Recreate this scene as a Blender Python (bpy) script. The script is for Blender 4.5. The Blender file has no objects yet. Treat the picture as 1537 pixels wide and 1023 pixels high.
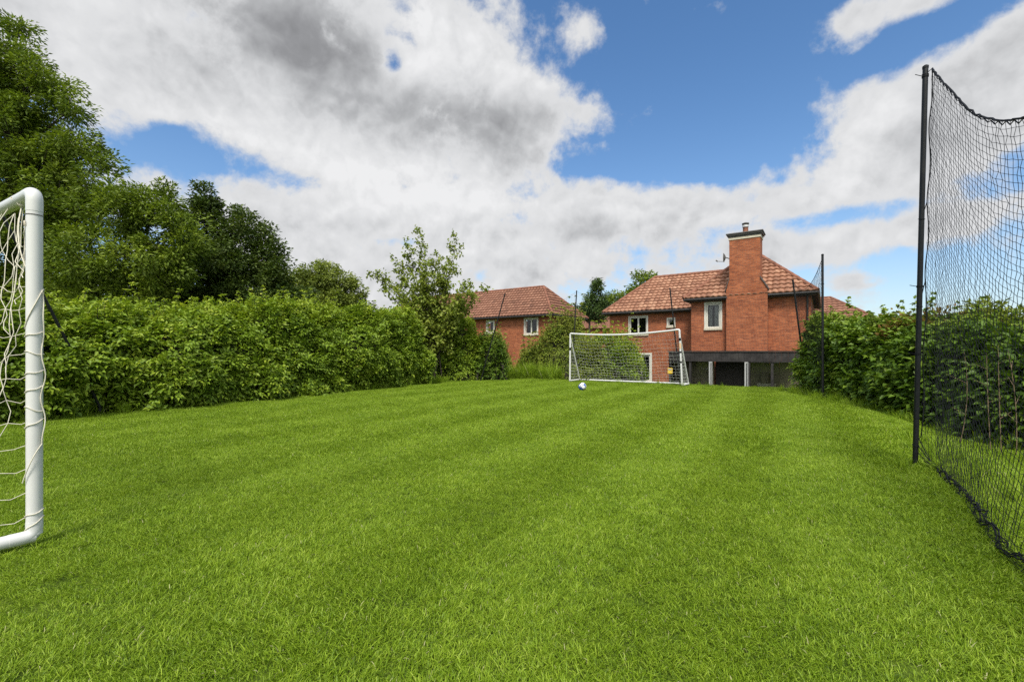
import bpy, bmesh, math, random
import numpy as np
from mathutils import Vector, Matrix

random.seed(7)
RNG = np.random.default_rng(11)
SC = bpy.context.scene
COL = SC.collection
F = 683.0            # focal length of the 16 mm lens in pixels of the photograph
CZ = 0.98            # eye height of the camera over the lawn
HZ = 528.0           # row of the horizon in the photograph
R = math.radians


def at(px, py, y):
    """world point seen at a photo pixel, y metres ahead of the camera"""
    return Vector(((px - 768.5) / F * y, y, (HZ - py) / F * y + CZ))


# ---------------------------------------------------------------- noise
def _hash(ix, iy, iz):
    n = (ix * 374761393 + iy * 668265263 + iz * 2147483647 + 1013904223) & 0xFFFFFFFF
    n = ((n ^ (n >> 13)) * 1274126177) & 0xFFFFFFFF
    n = n ^ (n >> 16)
    return (n & 0xFFFF) / 65535.0


def vnoise(x, y, z=0.0):
    x, y, z = np.broadcast_arrays(np.asarray(x, float), np.asarray(y, float), np.asarray(z, float))
    ix, iy, iz = (np.floor(v).astype(np.int64) for v in (x, y, z))
    fx, fy, fz = x - ix, y - iy, z - iz
    fx, fy, fz = (f * f * (3 - 2 * f) for f in (fx, fy, fz))
    out = 0
    for dx in (0, 1):
        for dy in (0, 1):
            for dz in (0, 1):
                w = (fx if dx else 1 - fx) * (fy if dy else 1 - fy) * (fz if dz else 1 - fz)
                out = out + w * _hash(ix + dx, iy + dy, iz + dz)
    return out * 2 - 1


def smooth(a, b, x):
    t = np.clip((x - a) / (b - a), 0, 1)
    return t * t * (3 - 2 * t)


def gz(x, y):
    """height of the ground"""
    x = np.asarray(x, float); y = np.asarray(y, float)
    base = -0.0075 * np.clip(y, -8, 24)
    base = base + 0.020 * vnoise(x * 1.1, y * 1.1) + 0.008 * vnoise(x * 2.9, y * 2.9, 3.3)
    f = (x + 1.3) * 0.586 + (y - 19.6) * 0.81
    z = base + (-1.75 - base) * smooth(0.65, 3.0, f)
    bank = (x - 3.65) * 0.878 - (y - 4.12) * 0.479
    z = z - 0.22 * smooth(0.35, 1.5, bank) * (1 - smooth(0.65, 3.0, f)) * smooth(2.0, 5.0, y)
    g = (x - 8.6) - 0.15 * (y - 8)
    return z - 0.9 * smooth(0.0, 3.0, g) * (1 - smooth(0.2, 2.6, f))


def foot(px, py):
    """the point of the flat lawn seen at a photo pixel"""
    y = 669.3 / ((py - HZ) - 5.12)
    return gp((px - 768.5) / F * y, y)


def gp(x, y, dz=0.0):
    return Vector((x, y, float(gz(x, y)) + dz))


# ---------------------------------------------------------------- objects
def tag(o, label=None, cat=None, group=None, kind=None):
    for k, v in (('label', label), ('category', cat), ('group', group), ('kind', kind)):
        if v:
            o[k] = v
    return o


def empty(name, loc, rz=0.0, **kw):
    o = bpy.data.objects.new(name, None)
    COL.objects.link(o)
    o.location = loc
    o.rotation_euler = (0, 0, rz)
    o.empty_display_size = 0.2
    return tag(o, **kw)


def link(name, me, mat=None, parent=None):
    o = bpy.data.objects.new(name, me)
    COL.objects.link(o)
    if mat:
        me.materials.append(mat)
    if parent:
        o.parent = parent
    return o


def np_mesh(name, V, FA, tint=None, sm=False):
    """mesh from an (n,3) array and an (m,k) array of equal-sized faces"""
    me = bpy.data.meshes.new(name)
    V = np.asarray(V, np.float32); FA = np.asarray(FA, np.int32)
    me.vertices.add(len(V)); me.vertices.foreach_set('co', V.ravel())
    k = FA.shape[1]
    me.loops.add(FA.size); me.loops.foreach_set('vertex_index', FA.ravel())
    me.polygons.add(len(FA)); me.polygons.foreach_set('loop_start', np.arange(0, FA.size, k, dtype=np.int32))
    if sm:
        me.polygons.foreach_set('use_smooth', np.ones(len(FA), bool))
    me.update(calc_edges=True)
    if tint is not None:
        a = me.attributes.new('tint', 'FLOAT', 'FACE')
        a.data.foreach_set('value', np.asarray(tint, np.float32))
    return me


class MB:
    """collects polygons, boxes and tubes into one mesh"""
    def __init__(s):
        s.v = []; s.f = []; s.sm = []; s.t = []

    def poly(s, pts, tint=0.5):
        i = len(s.v)
        s.v += [tuple(p) for p in pts]
        s.f.append(tuple(range(i, i + len(pts)))); s.sm.append(False); s.t.append(tint)

    def box(s, lo, hi, tint=0.5):
        (a, b, c), (d, e, f) = lo, hi
        i = len(s.v)
        s.v += [(a, b, c), (d, b, c), (d, e, c), (a, e, c), (a, b, f), (d, b, f), (d, e, f), (a, e, f)]
        for q in ((0, 3, 2, 1), (4, 5, 6, 7), (0, 1, 5, 4), (1, 2, 6, 5), (2, 3, 7, 6), (3, 0, 4, 7)):
            s.f.append(tuple(i + k for k in q)); s.sm.append(False); s.t.append(tint)

    def tube(s, pts, rad, n=8, caps=True, sm=True):
        pts = [Vector(p) for p in pts]
        if not hasattr(rad, '__len__'):
            rad = [rad] * len(pts)
        i0 = len(s.v)
        prev = None
        m = len(pts)
        for k, p in enumerate(pts):
            d = (pts[min(k + 1, m - 1)] - pts[max(k - 1, 0)])
            d = d.normalized() if d.length > 1e-9 else Vector((0, 0, 1))
            if prev is None:
                a = d.cross(Vector((0.31, 0.17, 1.0)))
                if a.length < 0.1:
                    a = d.cross(Vector((1, 0, 0)))
            else:
                a = prev - d * prev.dot(d)
            a.normalize(); prev = a
            b = d.cross(a)
            for j in range(n):
                w = 2 * math.pi * j / n
                s.v.append(tuple(p + (a * math.cos(w) + b * math.sin(w)) * rad[k]))
        for k in range(m - 1):
            for j in range(n):
                q = i0 + k * n
                s.f.append((q + j, q + (j + 1) % n, q + n + (j + 1) % n, q + n + j)); s.sm.append(sm); s.t.append(0.5)
        if caps:
            # the end discs have corners of their own, so the sides shade evenly
            for q, rev in ((i0, True), (i0 + (m - 1) * n, False)):
                k0 = len(s.v)
                s.v += [s.v[q + j] for j in range(n)]
                ring = tuple(k0 + j for j in range(n))
                s.f.append(ring[::-1] if rev else ring); s.sm.append(False); s.t.append(0.5)

    def lathe(s, prof, c=(0, 0, 0), n=20):
        i0 = len(s.v)
        for r, z in prof:
            for j in range(n):
                w = 2 * math.pi * j / n
                s.v.append((c[0] + r * math.cos(w), c[1] + r * math.sin(w), c[2] + z))
        for k in range(len(prof) - 1):
            for j in range(n):
                q = i0 + k * n
                s.f.append((q + j, q + (j + 1) % n, q + n + (j + 1) % n, q + n + j)); s.sm.append(True); s.t.append(0.5)

    def build(s, name, mat, parent=None, uv=False, bevel=0.0):
        me = bpy.data.meshes.new(name)
        me.from_pydata(s.v, [], s.f)
        me.polygons.foreach_set('use_smooth', s.sm)
        a = me.attributes.new('tint', 'FLOAT', 'FACE')
        a.data.foreach_set('value', s.t)
        if uv:
            l = me.uv_layers.new(name='UVMap')
            for p in me.polygons:
                n = p.normal
                t = Vector((0, 0, 1)).cross(n)
                t = t.normalized() if t.length > 1e-3 else Vector((1, 0, 0))
                b = n.cross(t)
                for li in p.loop_indices:
                    co = me.vertices[me.loops[li].vertex_index].co
                    l.data[li].uv = (co.dot(t), co.dot(b))
        me.update()
        o = link(name, me, mat, parent)
        if bevel:
            m = o.modifiers.new('bevel', 'BEVEL'); m.width = bevel; m.segments = 2; m.limit_method = 'ANGLE'
        return o


# ---------------------------------------------------------------- materials
class NT:
    def __init__(s, tree):
        s.t = tree; s.n = tree.nodes; s.l = tree.links
        s.n.clear()

    def new(s, typ, **kw):
        n = s.n.new(typ)
        for k, v in kw.items():
            if k.startswith('i_'):
                n.inputs[k[2:]].default_value = v
            else:
                setattr(n, k, v)
        return n

    def put(s, n, i, v):
        if hasattr(v, 'is_linked') or isinstance(v, bpy.types.NodeSocket):
            s.l.new(v, n.inputs[i])
        elif v is not None:
            n.inputs[i].default_value = v

    def m(s, op, a, b=None, c=None, clamp=False):
        n = s.new('ShaderNodeMath', operation=op, use_clamp=clamp)
        s.put(n, 0, a); s.put(n, 1, b); s.put(n, 2, c)
        return n.outputs[0]

    def vm(s, op, a, b=None):
        n = s.new('ShaderNodeVectorMath', operation=op)
        s.put(n, 0, a); s.put(n, 1, b)
        return n.outputs['Value'] if op in ('DOT_PRODUCT', 'LENGTH') else n.outputs[0]

    def mix(s, f, a, b, mode='MIX'):
        n = s.new('ShaderNodeMix', data_type='RGBA', blend_type=mode)
        s.put(n, 0, f)
        for i, v in ((6, a), (7, b)):
            if isinstance(v, (tuple, list)):
                v = tuple(v) + ((1,) if len(v) == 3 else ())
            s.put(n, i, v)
        return n.outputs[2]

    def ramp(s, f, stops):
        n = s.new('ShaderNodeValToRGB')
        e = n.color_ramp.elements
        while len(e) < len(stops):
            e.new(0.5)
        for q, (p, c) in zip(e, stops):
            q.position = p
            q.color = tuple(c) + (1,) if len(c) == 3 else c
        s.l.new(f, n.inputs[0])
        return n.outputs[0]

    def noise(s, vec, scale, detail=4, rough=0.55, dist=0.0):
        n = s.new('ShaderNodeTexNoise')
        n.inputs['Scale'].default_value = scale
        n.inputs['Detail'].default_value = detail
        n.inputs['Roughness'].default_value = rough
        n.inputs['Distortion'].default_value = dist
        if vec is not None:
            s.l.new(vec, n.inputs['Vector'])
        return n.outputs['Fac']

    def smoothstep(s, v, a, b):
        n = s.new('ShaderNodeMapRange', interpolation_type='SMOOTHSTEP')
        s.put(n, 0, v); n.inputs[1].default_value = a; n.inputs[2].default_value = b
        return n.outputs[0]


def material(name):
    m = bpy.data.materials.new(name)
    m.use_nodes = True
    t = NT(m.node_tree)
    out = t.new('ShaderNodeOutputMaterial')
    b = t.new('ShaderNodeBsdfPrincipled')
    t.l.new(b.outputs[0], out.inputs[0])
    return m, t, b, out


def coords(t, which='Object'):
    return t.new('ShaderNodeTexCoord').outputs[which]


def plain(name, col, rough=0.5, var=0.15, scale=6.0, spec=0.5, metal=0.0, dirt=None, bump=0.0):
    m, t, b, out = material(name)
    c = coords(t)
    f = t.noise(c, scale, 5, 0.6)
    lo = tuple(x * (1 - var) for x in col); hi = tuple(min(1, x * (1 + var)) for x in col)
    colr = t.ramp(f, [(0.3, lo), (0.7, hi)])
    if dirt:
        d = t.smoothstep(t.noise(c, scale * 0.35, 6, 0.7), 0.52, 0.72)
        colr = t.mix(t.m('MULTIPLY', d, dirt[1]), colr, dirt[0])
    t.l.new(colr, b.inputs['Base Color'])
    b.inputs['Roughness'].default_value = rough
    b.inputs['Specular IOR Level'].default_value = spec
    b.inputs['Metallic'].default_value = metal
    if bump:
        bn = t.new('ShaderNodeBump'); bn.inputs['Strength'].default_value = bump; bn.inputs['Distance'].default_value = 0.01
        t.l.new(t.noise(c, scale * 8, 5, 0.7), bn.inputs['Height']); t.l.new(bn.outputs[0], b.inputs['Normal'])
    return m


def leafmat(name, stops, trans=0.3, rough=0.5, spec=0.22, ns=0.9):
    """leaf colour by each leaf's own tint, varied by slow noise over the plant"""
    m, t, b, out = material(name)
    a = t.new('ShaderNodeAttribute', attribute_name='tint').outputs['Fac']
    g = t.new('ShaderNodeNewGeometry').outputs['Position']
    n = t.noise(g, ns, 3, 0.6)
    f = t.m('ADD', t.m('MULTIPLY', a, 0.6), t.m('MULTIPLY', n, 0.4), clamp=True)
    col = t.ramp(f, stops)
    t.l.new(col, b.inputs['Base Color'])
    b.inputs['Roughness'].default_value = rough
    b.inputs['Specular IOR Level'].default_value = spec
    tr = t.new('ShaderNodeBsdfTranslucent')
    t.l.new(t.mix(1.0, col, (1.0, 1.0, 0.45), 'MULTIPLY'), tr.inputs[0])
    mx = t.new('ShaderNodeMixShader'); mx.inputs[0].default_value = trans
    t.l.new(b.outputs[0], mx.inputs[1]); t.l.new(tr.outputs[0], mx.inputs[2])
    t.l.new(mx.outputs[0], out.inputs[0])
    return m


def brickmat(name, c1, c2, mortar):
    m, t, b, out = material(name)
    uv = coords(t, 'UV')
    br = t.new('ShaderNodeTexBrick', offset=0.5)
    br.inputs['Scale'].default_value = 1.0
    br.inputs['Mortar Size'].default_value = 0.006
    br.inputs['Mortar Smooth'].default_value = 0.3
    br.inputs['Brick Width'].default_value = 0.225
    br.inputs['Row Height'].default_value = 0.075
    br.inputs['Bias'].default_value = 0.0
    br.inputs['Color1'].default_value = c1 + (1,)
    br.inputs['Color2'].default_value = c2 + (1,)
    br.inputs['Mortar'].default_value = mortar + (1,)
    t.l.new(uv, br.inputs['Vector'])
    f = t.noise(uv, 1.3, 5, 0.65)
    mp = t.new('ShaderNodeMapping'); mp.inputs['Scale'].default_value = (4.4, 13.3, 1)
    t.l.new(uv, mp.inputs[0])
    f2 = t.noise(mp.outputs[0], 1.0, 2, 0.5)
    c = t.mix(t.smoothstep(f, 0.35, 0.7), br.outputs['Color'], (0.78, 0.72, 0.70), 'MULTIPLY')
    c = t.mix(t.m('MULTIPLY', t.smoothstep(f2, 0.52, 0.72), 0.55), c, (0.11, 0.045, 0.03))
    c = t.mix(t.m('MULTIPLY', t.smoothstep(f2, 0.48, 0.3), 0.35), c, (0.46, 0.15, 0.06))
    t.l.new(c, b.inputs['Base Color'])
    b.inputs['Roughness'].default_value = 0.85
    b.inputs['Specular IOR Level'].default_value = 0.2
    bn = t.new('ShaderNodeBump', invert=True); bn.inputs['Strength'].default_value = 0.6; bn.inputs['Distance'].default_value = 0.008
    t.l.new(br.outputs['Fac'], bn.inputs['Height']); t.l.new(bn.outputs[0], b.inputs['Normal'])
    return m


def tilemat(name, stops):
    m, t, b, out = material(name)
    a = t.new('ShaderNodeAttribute', attribute_name='tint').outputs['Fac']
    c = coords(t)
    n = t.noise(c, 2.2, 6, 0.7)
    f = t.m('ADD', t.m('MULTIPLY', a, 0.55), t.m('MULTIPLY', n, 0.45))
    col = t.ramp(f, stops)
    lich = t.smoothstep(t.noise(c, 9.0, 5, 0.75), 0.6, 0.7)
    col = t.mix(t.m('MULTIPLY', lich, 0.4), col, (0.3, 0.26, 0.2))
    t.l.new(col, b.inputs['Base Color'])
    b.inputs['Roughness'].default_value = 0.75
    b.inputs['Specular IOR Level'].default_value = 0.3
    return m


def glassmat(name):
    m, t, b, out = material(name)
    t.n.remove(b)
    gl = t.new('ShaderNodeBsdfGlossy'); gl.inputs['Roughness'].default_value = 0.02
    tr = t.new('ShaderNodeBsdfTransparent'); tr.inputs[0].default_value = (0.75, 0.8, 0.78, 1)
    fr = t.new('ShaderNodeFresnel'); fr.inputs[0].default_value = 1.5
    mx = t.new('ShaderNodeMixShader')
    t.l.new(t.m('ADD', t.m('MULTIPLY', fr.outputs[0], 1.2), 0.02, clamp=True), mx.inputs[0])
    t.l.new(tr.outputs[0], mx.inputs[1]); t.l.new(gl.outputs[0], mx.inputs[2]); t.l.new(mx.outputs[0], out.inputs[0])
    return m


M = {}
M['white_pipe'] = plain('white plastic', (0.60, 0.60, 0.575), 0.4, 0.05, 3, dirt=((0.38, 0.37, 0.30), 0.22))
M['cream_cord'] = plain('cream cord', (0.62, 0.58, 0.46), 0.8, 0.15, 30)
M['white_cord'] = plain('white cord', (0.7, 0.7, 0.64), 0.8, 0.1, 30)
M['black_pole'] = plain('black coated steel', (0.009, 0.010, 0.0105), 0.42, 0.4, 9, 0.3, dirt=((0.04, 0.037, 0.03), 0.4))
M['black_cord'] = plain('black cord', (0.007, 0.008, 0.010), 0.7, 0.3, 30, 0.2)
M['brick'] = brickmat('red brick', (0.41, 0.136, 0.058), (0.27, 0.083, 0.039), (0.26, 0.17, 0.12))
M['tile'] = tilemat('clay pantile', [(0.25, (0.17, 0.078, 0.047)), (0.5, (0.31, 0.150, 0.090)), (0.78, (0.47, 0.275, 0.175))])
M['tile_far'] = tilemat('dark clay tile', [(0.25, (0.14, 0.066, 0.042)), (0.5, (0.225, 0.105, 0.066)), (0.8, (0.32, 0.165, 0.105))])
M['ridge'] = plain('clay ridge tile', (0.21, 0.09, 0.055), 0.85, 0.4, 5, 0.3, dirt=((0.09, 0.075, 0.05), 0.6))
M['stone'] = plain('pale stone', (0.52, 0.47, 0.36), 0.8, 0.15, 6, dirt=((0.2, 0.18, 0.13), 0.5))
M['cream_frame'] = plain('cream painted frame', (0.60, 0.58, 0.50), 0.5, 0.08, 8)
M['dark_trim'] = plain('dark gutter', (0.022, 0.02, 0.019), 0.5, 0.3, 6)
M['lead'] = plain('weathered lead', (0.07, 0.065, 0.06), 0.6, 0.4, 5)
M['glass'] = glassmat('window glass')
M['room'] = plain('dark room', (0.028, 0.024, 0.022), 0.9, 0.4, 1.5)  # near-black tone stands in for the shade of unlit rooms
M['curtain'] = plain('pale curtain', (0.42, 0.42, 0.40), 0.9, 0.15, 6)
M['black_timber'] = plain('black stained timber', (0.032, 0.029, 0.028), 0.75, 0.45, 5, 0.25, dirt=((0.06, 0.055, 0.05), 0.5))
M['felt'] = plain('grey roofing felt', (0.05, 0.048, 0.045), 0.9, 0.3, 4, 0.2)
M['white_paint'] = plain('white paint', (0.36, 0.36, 0.35), 0.5, 0.08, 8)
M['inner_wall'] = plain('shaded brown board', (0.20, 0.16, 0.105), 0.8, 0.4, 1.6, dirt=((0.03, 0.026, 0.02), 0.85))  # darkened to put the shade of the veranda recess into the colour
M['yellow'] = plain('yellow enamel', (0.72, 0.48, 0.03), 0.4, 0.1, 8)
M['fabric'] = plain('grey canvas', (0.45, 0.43, 0.42), 0.9, 0.12, 8)
M['bark'] = plain('bark', (0.055, 0.042, 0.030), 0.95, 0.45, 9, dirt=((0.06, 0.07, 0.035), 0.6), bump=0.6)
M['twig'] = plain('brown twig', (0.032, 0.030, 0.016), 0.9, 0.4, 12)  # kept very dark, the hedge core paints inner shade with it
M['green_stem'] = plain('green stem', (0.09, 0.11, 0.03), 0.8, 0.3, 12)
M['cane'] = plain('tan cane', (0.15, 0.105, 0.058), 0.85, 0.3, 12)

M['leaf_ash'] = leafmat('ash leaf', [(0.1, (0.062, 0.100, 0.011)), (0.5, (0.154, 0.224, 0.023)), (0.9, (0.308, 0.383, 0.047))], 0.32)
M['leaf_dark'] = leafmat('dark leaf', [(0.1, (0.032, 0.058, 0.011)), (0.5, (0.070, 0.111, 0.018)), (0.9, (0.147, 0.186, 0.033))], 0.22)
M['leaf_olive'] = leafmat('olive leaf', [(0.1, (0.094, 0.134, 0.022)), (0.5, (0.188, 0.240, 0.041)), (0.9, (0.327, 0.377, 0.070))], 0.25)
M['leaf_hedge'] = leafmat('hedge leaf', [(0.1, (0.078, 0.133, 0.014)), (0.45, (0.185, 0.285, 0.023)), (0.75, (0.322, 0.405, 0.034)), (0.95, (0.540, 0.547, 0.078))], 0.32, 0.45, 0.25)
M['leaf_broad'] = leafmat('broad leaf', [(0.1, (0.040, 0.083, 0.009)), (0.5, (0.104, 0.183, 0.016)), (0.92, (0.269, 0.343, 0.037))], 0.28, 0.45, 0.25)
M['leaf_young'] = leafmat('young leaf', [(0.1, (0.101, 0.153, 0.020)), (0.5, (0.201, 0.260, 0.034)), (0.9, (0.341, 0.360, 0.067))], 0.35)
M['leaf_red'] = leafmat('reddish leaf', [(0.1, (0.09, 0.10, 0.016)), (0.5, (0.20, 0.15, 0.03)), (0.9, (0.26, 0.12, 0.045))], 0.3)
M['leaf_conifer'] = leafmat('conifer spray', [(0.1, (0.038, 0.071, 0.018)), (0.5, (0.076, 0.129, 0.032)), (0.9, (0.137, 0.195, 0.050))], 0.15)

# ================================================================ sky, sun, camera
SUN_EL, SUN_AZ = R(55), R(188)      # azimuth clockwise from +y: behind the camera, a little to its left


def sky_world():
    w = bpy.data.worlds.new('World')
    SC.world = w
    w.use_nodes = True
    t = NT(w.node_tree)
    out = t.new('ShaderNodeOutputWorld')
    bg = t.new('ShaderNodeBackground')
    t.l.new(bg.outputs[0], out.inputs[0])
    S = 0.10
    bg.inputs[1].default_value = S
    sky = t.new('ShaderNodeTexSky', sky_type='NISHITA')
    sky.sun_disc = False
    sky.sun_elevation = SUN_EL
    sky.sun_rotation = SUN_AZ
    sky.air_density = 1.0; sky.dust_density = 0.4; sky.ozone_density = 2.2
    d = coords(t, 'Generated')
    sep = t.new('ShaderNodeSeparateXYZ'); t.l.new(d, sep.inputs[0])
    x, y, z = sep.outputs
    inv = t.m('DIVIDE', 1.0, t.m('ADD', t.m('MAXIMUM', z, 0.0), 0.16))
    cmb = t.new('ShaderNodeCombineXYZ')
    t.l.new(t.m('MULTIPLY', x, inv), cmb.inputs[0]); t.l.new(t.m('MULTIPLY', y, inv), cmb.inputs[1])
    plane = cmb.outputs[0]

    def field(blobs, start):
        acc = start
        for px, py, sx, sy, wt, *rot in blobs:
            c = Vector(((px - 768.5) / F, 1.0, (HZ - py) / F))
            dist = c.length
            c.normalize()
            r = c.cross(Vector((0, 0, 1))).normalized(); u = r.cross(c)
            if rot:
                a = R(rot[0]); r, u = r * math.cos(a) + u * math.sin(a), u * math.cos(a) - r * math.sin(a)
            sx_, sy_ = sx / F / dist, sy / F / dist
            dr = t.vm('DOT_PRODUCT', d, tuple(r / sx_)); du = t.vm('DOT_PRODUCT', d, tuple(u / sy_))
            q = t.m('MULTIPLY_ADD', du, du, t.m('MULTIPLY', dr, dr))
            g = t.m('POWER', 0.3679, q)
            acc = t.m('MULTIPLY_ADD', g, wt, acc)
        return acc

    def billow(vec):
        """rounded puffs with creases between them, at two sizes"""
        a = t.m('ABSOLUTE', t.m('MULTIPLY_ADD', t.noise(vec, 5.5, 3, 0.5, 0.25), 2.0, -1.0))
        b = t.m('ABSOLUTE', t.m('MULTIPLY_ADD', t.noise(vec, 15.0, 4, 0.55, 0.2), 2.0, -1.0))
        return t.m('MULTIPLY_ADD', b, 0.55, a)
    n1 = t.noise(plane, 1.9, 8, 0.55, 0.1)
    n2 = t.noise(d, 7.0, 10, 0.62, 0.12)
    n3 = t.noise(d, 3.4, 6, 0.5, 0.1)
    vb = billow(d)
    vb2 = billow(t.vm('ADD', d, (-.006, 0, .018)))
    nn = t.m('ADD', t.m('MULTIPLY', t.m('SUBTRACT', n1, 0.5), 1.2), t.m('ADD', t.m('MULTIPLY', t.m('SUBTRACT', n2, 0.5), 3.3), t.m('MULTIPLY', t.m('SUBTRACT', vb, 0.25), 0.5)))
    cover = field(COVER, t.m('SUBTRACT', nn, 0.10))
    mask = t.smoothstep(cover, -0.02, 0.60)
    dark = field(DARK, t.m('ADD', t.m('MULTIPLY', t.m('SUBTRACT', n3, 0.5), 1.2), t.m('MULTIPLY', t.m('SUBTRACT', n2, 0.5), 1.2)))
    dark = t.m('ADD', dark, t.m('MULTIPLY', t.m('SUBTRACT', vb2, vb), 1.25))
    dark = t.m('MULTIPLY', dark, t.smoothstep(cover, 0.35, 1.0))
    ccol = t.ramp(t.m('ADD', t.m('MULTIPLY', dark, 0.44), 0.17, clamp=True),
                  [(0.0, (0.96, 0.965, 0.975)), (0.25, (0.76, 0.77, 0.785)), (0.5, (0.52, 0.53, 0.545)), (0.75, (0.34, 0.345, 0.36)), (1.0, (0.25, 0.255, 0.265))])
    hs = t.new('ShaderNodeHueSaturation'); hs.inputs['Saturation'].default_value = 1.18; hs.inputs['Value'].default_value = SKYV
    t.l.new(sky.outputs[0], hs.inputs['Color'])
    # thin bright haze veils the lowest sky
    hz = t.m('POWER', t.m('SUBTRACT', 1.0, t.m('MAXIMUM', z, 0.0), clamp=True), 7.0)
    blue = t.mix(t.m('MULTIPLY', hz, 0.75), hs.outputs[0], tuple(c / S for c in (0.62 * CLV, 0.71 * CLV, 0.80 * CLV)))
    sc = t.vm('SCALE', ccol); sc.node.inputs['Scale'].default_value = CLV / S
    # unseen cloud round the sun, behind the camera, is brightened to add soft light
    sd = Vector((math.sin(SUN_AZ) * math.cos(SUN_EL), math.cos(SUN_AZ) * math.cos(SUN_EL), math.sin(SUN_EL)))
    gl = t.m('POWER', t.m('MAXIMUM', t.vm('DOT_PRODUCT', d, tuple(sd)), 0.0), 3.0)
    bk = t.m('MAXIMUM', t.smoothstep(y, 0.15, -0.5), t.smoothstep(z, 0.8, 0.97))
    mask = t.m('MAXIMUM', mask, t.m('MULTIPLY', bk, 0.85))
    boost = t.m('ADD', 1.0, t.m('MULTIPLY', gl, 2.2))
    sc2 = t.vm('SCALE', sc); t.l.new(boost, sc2.node.inputs['Scale'])
    t.l.new(t.mix(mask, blue, sc2), bg.inputs[0])
    w.cycles.sampling_method = 'MANUAL'
    w.cycles.sample_map_resolution = 1024


SKYV, CLV = 1.06, 0.55
COVER = [
    (420, 60, 330, 130, 0.85), (300, 150, 160, 50, 0.55), (640, 150, 250, 85, 0.8), (830, 185, 90, 55, 0.55), (690, 30, 90, 60, 0.45),
    (570, 285, 180, 45, 0.6), (480, 345, 190, 55, 0.55), (800, 320, 260, 70, 0.75), (1010, 310, 180, 42, 0.75), (700, 410, 360, 55, 0.62),
    (1430, 160, 165, 95, 1.05, 24), (1290, 275, 130, 42, 0.75, 25), (1310, 165, 80, 50, 0.65, 25), (1560, 95, 120, 75, 0.7), (1330, 8, 190, 28, 0.75), (870, 50, 34, 36, 0.75),
    (1085, 15, 40, 30, 0.75), (970, 170, 44, 16, 0.5), (1270, 368, 140, 26, 0.85, 8), (1295, 418, 60, 14, 0.5), (1440, 330, 120, 30, 0.35),
    (960, 20, 220, 60, 0.42), (900, 130, 60, 50, 0.25), (560, 335, 130, 40, 0.25), (675, 235, 60, 30, 0.4), (605, 240, 40, 25, 0.3), (120, 120, 160, 160, 0.6), (590, 440, 260, 40, 0.5), (480, 400, 120, 40, 0.3),
    (1000, 110, 150, 130, -0.75), (1130, 90, 120, 110, -0.55), (1080, 230, 130, 45, -0.6), (310, 238, 150, 30, -0.66, -6), (420, 266, 90, 18, -0.42), (430, 252, 34, 12, 0.35),
    (1240, 325, 130, 14, -0.5), (590, 95, 16, 20, -0.8), (600, 362, 70, 12, -0.45), (480, 300, 60, 12, -0.2), (1330, 450, 160, 40, -0.2), (870, 250, 80, 14, -0.5), (1370, 55, 120, 20, -0.6, 12),
]
DARK = [
    (490, 80, 110, 55, 1.0), (330, 80, 160, 80, 0.35), (430, 20, 160, 50, 0.3), (700, 180, 130, 42, 0.8), (570, 175, 110, 35, 0.3),
    (620, 60, 50, 60, -0.6), (800, 110, 110, 35, -0.5), (760, 340, 200, 25, 0.22), (930, 335, 150, 20, 0.15), (1450, 130, 140, 50, 0.35, 25), (1420, 230, 120, 40, 0.1),
    (300, 190, 150, 28, -0.4), (560, 260, 220, 30, -0.35), (650, 300, 260, 22, -0.25), (700, 410, 200, 25, 0.15), (180, 80, 100, 60, 0.05), (250, 30, 120, 20, -0.3), (1260, 200, 90, 60, -0.3, 25),
]
sky_world()

sun = bpy.data.lights.new('sun', 'SUN')
sun.energy = 2.6
sun.angle = R(14)
sun.color = (1.0, 0.95, 0.86)
so = bpy.data.objects.new('sun', sun)
COL.objects.link(so)
so.rotation_euler = (math.pi / 2 - SUN_EL, 0, math.pi - SUN_AZ)
so.location = (-6, -10, 20)

cam = bpy.data.cameras.new('camera')
co = bpy.data.objects.new('camera', cam)
COL.objects.link(co)
co.location = (0, 0, CZ)
co.rotation_euler = (math.pi / 2, 0, 0)
cam.sensor_width = 36
cam.lens = 16
cam.shift_y = (HZ - 511.5) / 1537
cam.clip_start = 0.05
cam.clip_end = 3000
SC.camera = co
SC.view_settings.view_transform = 'Standard'
SC.view_settings.look = 'None'
SC.view_settings.exposure = 0.7
SC.view_settings.gamma = 1
SC.cycles.max_bounces = 8
SC.cycles.transparent_max_bounces = 24
SC.cycles.use_denoising = False

# ================================================================ ground and lawn
def axis(lo, hi, step, far):
    a = list(np.arange(lo, hi + step / 2, step))
    s = step
    l, r = a[0], a[-1]
    L, Rr = [], []
    while r < far:
        s *= 1.35; l -= s; r += s; L.append(l); Rr.append(r)
    return np.array(L[::-1] + a + Rr)


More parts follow.
